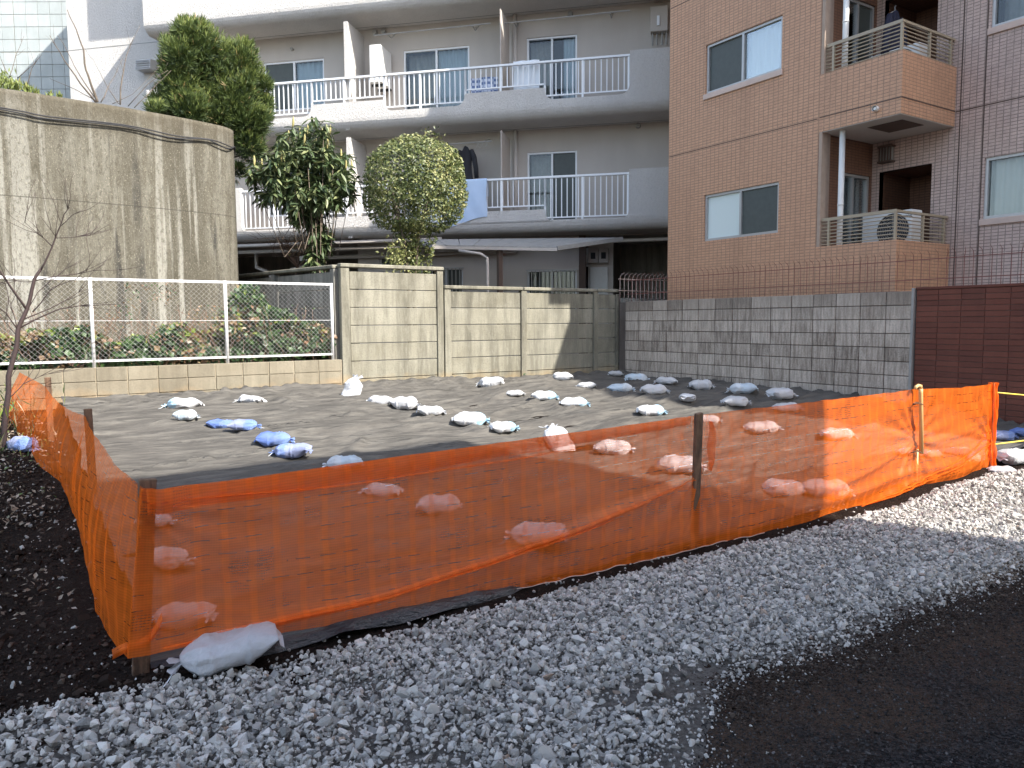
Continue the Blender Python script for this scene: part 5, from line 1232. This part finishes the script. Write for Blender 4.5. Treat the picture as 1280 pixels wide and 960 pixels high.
sandbag(30, 563, 44, -30, 'bag_lav', 'grey lavender sandbag outside the left run of the net, below the bare tree', on_sheet=False)

# ------------------------------------------------------------------ plants
def tube_tree(mb, pts, r0, r1, n=6): mb.tube(pts, [r0+(r1-r0)*i/(len(pts)-1) for i in range(len(pts))], n)
def crown_part(t, V, Fc, tone, m, name='crown', kind=None):
    inv = WM[t.name].inverted(); V = V + np.array(inv.translation)[None]
    me = tone_mesh(name, V, Fc, tone, m); o = bpy.data.objects.new(name, me); COL.objects.link(o); o.parent = t
    if kind: o['kind'] = kind
def build_bush_tree():
    base = Vector((6.22, 13.0, 1.5)); c = np.array([6.34, 13.0, 4.12])
    t = thing('clipped_tree', 'clipped round tree with cream and green leaves, behind the panel wall', 'tree', tuple(base))
    mb = MB(); mb.smooth = True
    for q in range(4):
        a = q*1.57+.4; tube_tree(mb, [base+Vector((.05*math.cos(a), .05*math.sin(a), -.9)), base+Vector((.08*math.cos(a), .08*math.sin(a), .8)), base+Vector((.16*math.cos(a), .16*math.sin(a), 1.6)), base+Vector((.5*math.cos(a), .5*math.sin(a), 2.6))], .045, .015)
    part('trunk', mb, 'bark', t)
    n = 15500; d = np.random.normal(size=(n, 3)); d /= np.linalg.norm(d, axis=1, keepdims=True)
    r = 1-np.abs(np.random.normal(0, .10, n)); r[n*4//5:] = np.random.uniform(.3, .95, n-n*4//5)
    # rounded drum: flat-sided, domed on top, ragged below
    lump = np.array([nz(*x, s=2.0) for x in d])*.06+np.array([nz(*x, s=6) for x in d])*.035
    e = np.where(d[:, 2] > 0, 2.5, 3.6); q = (np.hypot(d[:, 0], d[:, 1])**e+np.abs(d[:, 2])**e)**(-1/e)
    rad = q*(1+lump)*r; V = d; ztuck = np.where(d[:, 2] < 0, 1-.09*np.abs(d[:, 2]*q)**2, 1)
    P = np.stack([V[:, 0]*rad*.96*ztuck, V[:, 1]*rad*.96*ztuck, V[:, 2]*rad*np.where(d[:, 2] > 0, .92, .80)], 1)+c
    keep = ~((P[:, 2] < c[2]-.35) & (np.array([nz(*x, s=2.4) for x in P]) > .16)); P = P[keep]; d = d[keep]
    # skirt hanging round the stem
    m_ = 2600; q = np.random.rand(m_)*6.28; rr = np.random.uniform(0, 1, m_)**.6*.40; zz = np.random.uniform(2.55, 3.5, m_); sk = np.stack([c[0]-.02+rr*np.cos(q)*(.55+.75*(zz-2.55)), c[1]+rr*np.sin(q), zz], 1)
    keep = np.array([nz(*x, s=3.2) > -.16 for x in sk]); sk = sk[keep]; P = np.concatenate([P, sk]); dn = np.concatenate([d, np.random.normal(size=(len(sk), 3))])
    # a shorter second sprout to the left, and a few shoots above
    m2 = 420; sp = np.array([5.80, 12.72, 2.78])+np.random.normal(0, 1, (m2, 3))*[.12, .10, .17]; P = np.concatenate([P, sp]); dn = np.concatenate([dn, np.random.normal(size=(m2, 3))])
    m3 = 40; sp = np.array([6.62, 12.9, 5.14])+np.random.normal(0, 1, (m3, 3))*[.10, .05, .05]; P = np.concatenate([P, sp]); dn = np.concatenate([dn, np.random.normal(size=(m3, 3))])
    N_ = dn+np.random.normal(0, .75, dn.shape)+[0, -.2, .3]; size = np.random.uniform(.045, .085, len(P)); Vv, Fc = leaves(P, N_, size, (1, .52))
    tone = np.clip(np.random.beta(1.6, 1.7, len(P))+.12*np.array([nz(*x, s=1.6) for x in P])*2, 0, 1); tone[-(m2+m3):-m3] = np.random.uniform(.6, 1, m2)
    crown_part(t, Vv, Fc, np.concatenate([tone, tone]), 'leaf_bush')
build_bush_tree()
def build_conifer():
    base = Vector((3.3, 16.6, 4.3)); t = thing('conifer', 'bushy green conifer rising behind the curved concrete wall', 'tree', tuple(base))
    mb = MB(); mb.smooth = True; tube_tree(mb, [base+Vector((0, 0, -.3)), base+Vector((.05, 0, 1.2)), base+Vector((0, 0, 3.2))], .12, .03, 8)
    blobs = []
    def px(x, y, b): p = at_b(x, y, b); return np.array(p)
    spec = [(245, 55, 26), (235, 85, 30), (262, 75, 30), (285, 90, 30), (225, 70, 18), (300, 75, 20), (310, 100, 22), (255, 115, 34), (290, 120, 32), (222, 105, 20), (318, 130, 18), (235, 135, 26), (275, 145, 30), (305, 150, 24), (322, 150, 14), (205, 130, 14), (195, 138, 8), (310, 178, 18), (318, 190, 12), (300, 175, 14), (298, 215, 8), (232, 45, 12), (246, 38, 10), (250, 145, 26), (215, 135, 14), (330, 130, 8)]
    spec += [(x+random.uniform(-1, 1)*r_*1.0, y+random.uniform(-1, 1)*r_*1.0, random.uniform(5, 9)) for (x, y, r_) in spec[:15] for _ in range(3)]
    for (x, y, rp) in spec:
        rp = rp*.88 if rp > 15 else rp
        b = 16.5+random.uniform(-.5, .5); p = px(x, y, b); blobs.append((p, rp/F_PX*(Vector(p)-C0).length))
        tube_tree(mb, [base+Vector((0, 0, clamp((p[2]-base.z)*.6, .2, 3))), Vector(p)], .03, .01, 5)
    part('trunk', mb, 'bark', t)
    P, T = [], []
    for (p, r) in blobs:
        n = int(5600*r*r/.25)+200
        for _ in range(n//5):
            d = np.random.normal(size=3); d /= np.linalg.norm(d); q = p+d*r*random.uniform(.45, 1.08)*(1+.35*nz(*(d*2+p)))
            up = (d+np.array([0, 0, .9])+np.random.normal(0, .3, 3)); up /= np.linalg.norm(up); tn = random.random()**.8*.6+.25*(d[2]+.3)  # tone rises towards each clump's top: lit and shaded sides put into the colour
            for _k in range(6):
                dd = up+np.random.normal(0, .33, 3); dd /= np.linalg.norm(dd); P.append((q, dd)); T.append(clamp(tn+random.uniform(-.12, .12)) if random.random() > .012 else 1)
    c = np.array([a for a, _ in P]); dirs = np.array([d for _, d in P]); sz = np.random.uniform(.08, .17, len(P)); c = c+dirs*sz[:, None]*.5
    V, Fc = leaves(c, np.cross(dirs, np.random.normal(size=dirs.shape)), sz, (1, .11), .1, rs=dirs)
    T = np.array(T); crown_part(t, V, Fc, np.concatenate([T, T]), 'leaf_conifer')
    # small conifer tips over the top of the wall at far left
    t = thing('conifer', 'yellow green conifer tips showing over the curved wall at the far left', 'tree', (.0, 14.3, 4.6))
    mb = MB(); tube_tree(mb, [Vector((0, 14.3, 4.6)), Vector((0, 14.3, 5.1))], .03, .01); part('trunk', mb, 'bark', t)
    P = []
    for (x, y, rp) in [(6, 104, 12), (20, 108, 9), (34, 112, 7), (-8, 100, 14), (45, 115, 4), (62, 118, 3), (75, 120, 3)]:
        p = px(x, y, 14.2); r = rp/F_PX*13
        for _ in range(int(rp*16)): 
            d = np.random.normal(size=3)*.45; dd = np.array([0, 0, 1.])+np.random.normal(0, .4, 3); dd /= np.linalg.norm(dd); P.append((p+d*r, dd))
    c = np.array([a for a, _ in P]); dirs = np.array([d for _, d in P]); V, Fc = leaves(c, np.cross(dirs, np.random.normal(size=dirs.shape)), np.random.uniform(.06, .12, len(P)), (1, .2), .1, rs=dirs)
    T = np.random.uniform(.6, .95, len(P)); crown_part(t, V, Fc, np.concatenate([T, T]), 'leaf_conifer')
build_conifer()
def build_loquat():
    base = Vector((4.78, 14.0, 1.0)); t = thing('loquat_tree', 'loquat tree with long drooping dark leaves and pale flower buds, left of the clipped tree', 'tree', tuple(base))
    mb = MB(); mb.smooth = True; tube_tree(mb, [base+Vector((0, 0, -.5)), base+Vector((.0, 0, 1.6)), base+Vector((.05, 0, 2.4)), base+Vector((.02, 0, 3.8))], .07, .02, 8)
    shape = [(395, 158, 3), (352, 178, 3), (375, 170, 4), (405, 178, 4), (360, 195, 5), (385, 190, 6), (412, 195, 5), (345, 205, 5), (370, 210, 7), (400, 210, 7), (425, 205, 5), (348, 225, 11), (375, 230, 14), (402, 232, 14), (425, 225, 6), (432, 240, 4), (345, 243, 4), (365, 250, 11), (390, 252, 13), (412, 250, 9), (372, 268, 5), (392, 272, 9), (398, 290, 7), (405, 303, 5), (396, 312, 5), (392, 325, 4), (322, 213, 3), (318, 228, 2), (340, 215, 3), (330, 245, 2), (438, 222, 3)]
    ros = []
    for (x, y, k) in shape:
        for _ in range(int(k*2.7+.5)):
            b = 14+random.uniform(-.65, .65)*(.3 if y > 262 or x < 335 else 1); p = at_b(x+random.uniform(-11, 11)*(.6 if y > 262 or x < 335 else 1), y+random.uniform(-10, 10), b); ros.append(p)
    for p in ros[::20]:
        zb = clamp(p.z-base.z-.25, 1.2, 3.7); tube_tree(mb, [base+Vector((.02, 0, zb)), base.lerp(p, .6)+Vector((0, 0, .1)), p], .016, .006, 4)
    part('trunk', mb, 'bark', t)
    # a single leaf, shared
    def leaf_mesh(tn):
        V, F_, n = [], [], 5
        for i in range(n+1):
            u = i/n; w = .030*math.sin(math.pi*(u*.92+.04))**.8; x = .22*u; z = -.055*u*u
            V += [(x, -w, z+.010), (x, 0, z), (x, w, z+.010)]
        for i in range(n):
            for j in range(2): a = 3*i+j; F_.append((a, a+3, a+4, a+1))
        return tone_mesh('leaf', np.array(V), np.array(F_), np.full(len(F_), tn), 'leaf_loquat', True)
    LM = [leaf_mesh(x) for x in (.15, .4, .6, .78, .95)]; inv = WM[t.name].inverted(); single = 0; VV, FF, TT = [], [], []; off = 0
    ros.sort(key=lambda p: p.y)
    for p in ros:
        for q in range(10):
            az_ = random.uniform(0, 6.28); el_ = random.uniform(-1.15, .35); s_ = random.uniform(.60, 1.0)
            Mx = Matrix.Translation(p+Vector((random.uniform(-.05, .05), random.uniform(-.05, .05), random.uniform(-.06, .06)))) @ Matrix.Rotation(az_, 4, 'Z') @ Matrix.Rotation(-el_, 4, 'Y') @ Matrix.Rotation(random.uniform(-.6, .6), 4, 'X') @ Matrix.Scale(s_, 4)
            me = LM[min(4, int(random.random()**1.2*5))]
            if single < 290 and q < 4: sub('leaf', me, t, inv @ Mx); single += 1
            else:
                co = np.array([tuple((inv @ Mx) @ v.co) for v in me.vertices]); fc = np.array([list(pp.vertices) for pp in me.polygons]); VV.append(co); FF.append(fc+off); off += len(co); TT.append(np.full(len(fc), me.attributes['tone'].data[0].value))
    me = tone_mesh('foliage', np.concatenate(VV), np.concatenate(FF), np.concatenate(TT), 'leaf_loquat', True); o = bpy.data.objects.new('foliage', me); COL.objects.link(o); o.parent = t; o['kind'] = 'stuff'
    mb = MB(); mb.smooth = True; mb.tube([(0, 0, -.03), (0, 0, .02), (.005, 0, .07), (.006, 0, .13), (.004, 0, .17)], [.008, .018, .022, .016, .004], 7); bud = mb.mesh('flower_bud', 'bud')
    for (x, y) in [(366, 158), (352, 182), (360, 175), (374, 172), (380, 180), (384, 168), (395, 185), (403, 172), (412, 168), (409, 185), (426, 198), (432, 212), (318, 206), (327, 210), (397, 205), (372, 200), (418, 232), (352, 200), (440, 210), (365, 195)]:
        p = at_b(x, y, 13.6+random.uniform(-.2, .5)); sub('flower_bud', bud, t, inv @ Matrix.Translation(p) @ Matrix.Rotation(random.uniform(-.3, .3), 4, 'X'))
build_loquat()
def build_ivy():
    # climbing plants and dry stems filling the bed behind the chain link
    n = 26000; a = np.random.uniform(-1.2, 4.45, n); b = np.random.uniform(12.22, 13.2, n)
    h = np.array([.56+.30*nz(x, 3, 0, 1.1)+.20*nz(x, 8, 0, 3.3) + (.55*clamp((x-2.6)/.5)*clamp((4.1-x)/.9)) for x in a]); h = np.clip(h, .10, 1.6)
    z = .98+h*np.random.rand(n)**.75; k = np.array([nz(x, y, zz, 2.6) for x, y, zz in zip(a, b, z)]) > -.22; a, b, z, h = a[k], b[k], z[k], h[k]; n = len(a)
    P = np.stack([a, b, z], 1); V, Fc = leaves(P, np.random.normal(0, .7, (n, 3))+[0, -.8, .6], np.random.uniform(.05, .12, n), (1, .85))
    zone = np.array([nz(x, 20, zz, 1.6) for x, zz in zip(a, z)]); T = np.where(zone+np.random.normal(0, .20, n) > .20, np.random.uniform(.66, 1, n), np.random.uniform(0, .58, n)); T[(np.random.rand(n) < .10) & (z > .98+h*.72)] = .62
    struct('ivy_ground_cover', tone_mesh('ivy_ground_cover', V, Fc, np.concatenate([T, T]), 'leaf_ivy'), None, kind='stuff')
    # reddish dry creeper hanging on the mesh
    n = 2600; x = np.concatenate([np.random.normal(1.55, .5, n//3), np.random.normal(2.25, .35, n//3), np.random.uniform(2.7, 4.2, n-2*(n//3))]); z = 1.05+np.random.rand(n)**1.3*1.2; y = 12.22+np.random.rand(n)*.12; y[x > 2.7] += np.random.rand((x > 2.7).sum())*1.0
    k = np.array([nz(q, 40, w, 2.6) for q, w in zip(x, z)]) > .02; x, y, z = x[k], y[k], z[k]; n = len(x)
    V, Fc = leaves(np.stack([x, y, z], 1), np.random.normal(0, .6, (n, 3))+[0, -1, .3], np.random.uniform(.02, .055, n), (1, .6)); T = np.where(np.random.rand(n) < .75, np.random.uniform(.7, .92, n), np.random.uniform(.1, .6, n))
    struct('dry_creeper', tone_mesh('dry_creeper', V, Fc, np.concatenate([T, T]), 'leaf_ivy'), None, kind='stuff')
    mb = MB()
    for _ in range(170):
        x = random.uniform(-1, 4.3); y = random.uniform(12.2, 12.9); p = Vector((x, y, 1.0)); pts = [p]; d = Vector((random.uniform(-.5, .5), random.uniform(-.3, .1), 1))
        for k in range(5): p = p+d*random.uniform(.10, .24); d = (d+Vector((random.uniform(-.4, .4), random.uniform(-.2, .2), random.uniform(-.3, .2)))).normalized(); pts.append(p.copy())
        mb.tube(pts, .004, 3, False)
    struct('dry_stems', mb, 'dry_twig', kind='stuff', fixn=False)
    # a tuft of weeds at the wall foot
    for (x, y, l, nn) in ((3.75, 12.0, 'small green weed tuft growing at the foot of the low block wall', 60), (8.28, 12.0, 'tiny green sprout at the foot of the panel wall', 24)):
        P = np.array([x, y, .56])+np.random.normal(0, 1, (nn, 3))*[.10, .03, .06]; V, Fc = leaves(P, np.random.normal(size=(nn, 3))+[0, -.6, .6], np.random.uniform(.03, .07, nn), (1, .5)); V -= np.array([x, y, .5]); T = np.random.uniform(.3, .62, nn)
        o = bpy.data.objects.new('weed', tone_mesh('weed', V, Fc, np.concatenate([T, T]), 'leaf_ivy')); COL.objects.link(o); o.location = (x, y, .5); o['label'] = l; o['category'] = 'weed'
    # rough grass and weeds outside the left net
    n = 2600; x = np.random.normal(-.85, .42, n); y = np.random.uniform(8.6, 12.0, n); z = np.array([ground_z(p, q) for p, q in zip(x, y)])+np.random.rand(n)**1.4*.42; dirs = np.random.normal(0, .5, (n, 3))+[0, 0, 1]; dirs /= np.linalg.norm(dirs, axis=1, keepdims=True)
    V, Fc = leaves(np.stack([x, y, z], 1), np.cross(dirs, np.random.normal(size=dirs.shape)), np.random.uniform(.08, .2, n), (1, .09), .1, rs=dirs); T = np.random.choice([.3, .5, .62, .95, 1.], n)
    struct('rough_grass', tone_mesh('rough_grass', V, Fc, np.concatenate([T, T]), 'leaf_ivy'), None, kind='stuff')
build_ivy()
def branchy(name, label, cat, limbs, b, m, base, twigs=0, spread=1., jitter=.25, group=None):
    """limbs: (list of sight points, r0, r1); kept at distance b with some depth of their own"""
    t = thing(name, label, cat, base, 0, group)
    first = True; rest = MB(); rest.smooth = True; allp = []
    for li, (pts, r0, r1) in enumerate(limbs):
        dd = 0 if li == 0 else random.uniform(-jitter, jitter); P = []
        for k, (x, y) in enumerate(pts): P.append(at_b(x, y, b+dd*k/(max(1, len(pts)-1))))
        # finer, slightly crooked line
        Q = []
        for k in range(len(P)-1):
            for u in (0, .33, .66): q = P[k].lerp(P[k+1], u); q += Vector((nz(q.x*4, q.z*4)*.02, nz(q.z*4, q.x*3)*.02, nz(q.x*5, q.z*5, 4)*.012)); Q.append(q)
        Q.append(P[-1]); allp.append((Q, r1))
        if li == 0: mb = MB(); mb.smooth = True; tube_tree(mb, Q, r0, r1, 8); part('trunk', mb, m, t, fixn=False)
        else: tube_tree(rest, Q, r0, r1, 5)
    for _ in range(twigs):
        Q, r1 = random.choice(allp[1:] or allp); k = random.randint(max(0, len(Q)//3), len(Q)-1); p = Q[k]; d = (Q[min(k+1, len(Q)-1)]-Q[max(k-1, 0)]).normalized()+Vector((random.uniform(-.8, .8), random.uniform(-.5, .5), random.uniform(-.3, .9)))*spread; d.normalize(); pts = [p]
        for q in range(4): pts.append(pts[-1]+d*random.uniform(.04, .10)*spread); d = (d+Vector((random.uniform(-.3, .3), random.uniform(-.2, .2), random.uniform(-.1, .25)))).normalized()
        tube_tree(rest, pts, .0035, .0015, 3)
    part('branches', rest, m, t, fixn=False); return t
branchy('bare_tree', 'bare dark thin tree at the left edge, in front of the chain link fence', 'tree', [
 ([(2, 600), (6, 530), (12, 470), (24, 412), (33, 385), (44, 350), (52, 335)], .030, .013),
 ([(33, 387), (14, 360), (0, 338), (-20, 320)], .013, .007), ([(50, 340), (66, 308), (74, 285), (80, 268), (88, 258)], .010, .003), ([(65, 308), (48, 292), (31, 278)], .005, .002),
 ([(71, 298), (64, 288), (50, 270)], .004, .002), ([(71, 298), (95, 296), (114, 294), (136, 288)], .004, .002), ([(76, 282), (90, 270), (104, 262)], .004, .002),
 ([(28, 400), (60, 387), (82, 375), (98, 365), (115, 360)], .007, .002), ([(26, 410), (50, 398), (75, 386), (100, 382), (130, 381), (156, 380)], .009, .002), ([(40, 390), (54, 372), (66, 360), (88, 350), (105, 347)], .007, .002),
 ([(44, 352), (66, 346), (96, 342), (125, 338), (160, 336)], .006, .002), ([(34, 384), (46, 366), (60, 355), (76, 340), (100, 325)], .005, .002), ([(24, 412), (8, 392), (-10, 380)], .007, .003),
 ([(22, 420), (10, 405), (0, 395)], .005, .002), ([(24, 412), (18, 395), (10, 375), (6, 355)], .005, .002), ([(18, 440), (8, 432), (-6, 433)], .005, .003), ([(30, 395), (22, 380), (18, 360), (20, 345)], .004, .002), ([(44, 353), (30, 352), (10, 350), (-5, 356)], .004, .002),
 ([(27, 405), (45, 400), (62, 402), (90, 398)], .004, .0015), ([(8, 500), (30, 480), (50, 470), (80, 462)], .005, .002), ([(10, 480), (25, 455), (60, 445)], .004, .002)], 9.2, 'twig', tuple(at_b(2, 600, 9.2)), 60, 1.4)
branchy('leafless_shrub', 'thin bare branches standing above the top of the curved wall', 'shrub', [
 ([(122, 128), (116, 112), (108, 88), (104, 62), (96, 38), (84, 12)], .022, .005), ([(120, 128), (100, 104), (80, 74), (62, 44)], .016, .004), ([(118, 122), (100, 95), (90, 75), (72, 44)], .010, .003), ([(126, 128), (138, 105), (154, 72)], .010, .003), ([(150, 131), (152, 100), (158, 68), (175, 32)], .014, .003),
 ([(148, 130), (130, 100), (117, 75)], .008, .002), ([(160, 133), (185, 105), (210, 88)], .008, .003), ([(168, 135), (190, 112), (214, 88)], .008, .003), ([(33, 110), (40, 85), (48, 72)], .008, .002), ([(22, 98), (40, 82), (52, 68)], .006, .002), ([(140, 130), (165, 118), (190, 95), (200, 82)], .006, .002), ([(118, 125), (95, 112), (62, 98)], .008, .003), ([(16, 105), (6, 85), (0, 70)], .008, .003), ([(12, 95), (20, 70), (30, 45)], .006, .002)], 14.6, 'bark', tuple(at_b(122, 130, 14.6)), 12, 1.)
branchy('leafless_shrub', 'brownish bare shrub in front of the dark car port, below the loquat tree', 'shrub', [
 ([(370, 345), (372, 325), (375, 305), (372, 292)], .016, .006)] + [([(372, 335), (372+random.uniform(-18, 18), 318), (372+random.uniform(-34, 26), 304+random.uniform(-8, 8)), (372+random.uniform(-50, 28), 300+random.uniform(-6, 16))], .008, .003) for _ in range(14)], 14.6, 'dry_twig', tuple(at_b(370, 345, 14.6)), 120, .9)
n = 420; P_ = np.array([tuple(at_b(378+random.gauss(0, 10), 306+random.gauss(0, 7), 14.5+random.gauss(0, .15))) for _ in range(n)])
V_, F_ = leaves(P_, np.random.normal(size=(n, 3)), np.random.uniform(.02, .05, n), (1, .5)); c_ = P_.mean(0); T_ = np.random.uniform(.66, .9, n)
o_ = bpy.data.objects.new('dry_foliage', tone_mesh('dry_foliage', V_-c_, F_, np.concatenate([T_, T_]), 'leaf_ivy')); COL.objects.link(o_); o_.location = tuple(c_); o_['label'] = 'small clump of withered brown leaves beside the loquat stem'; o_['category'] = 'foliage'
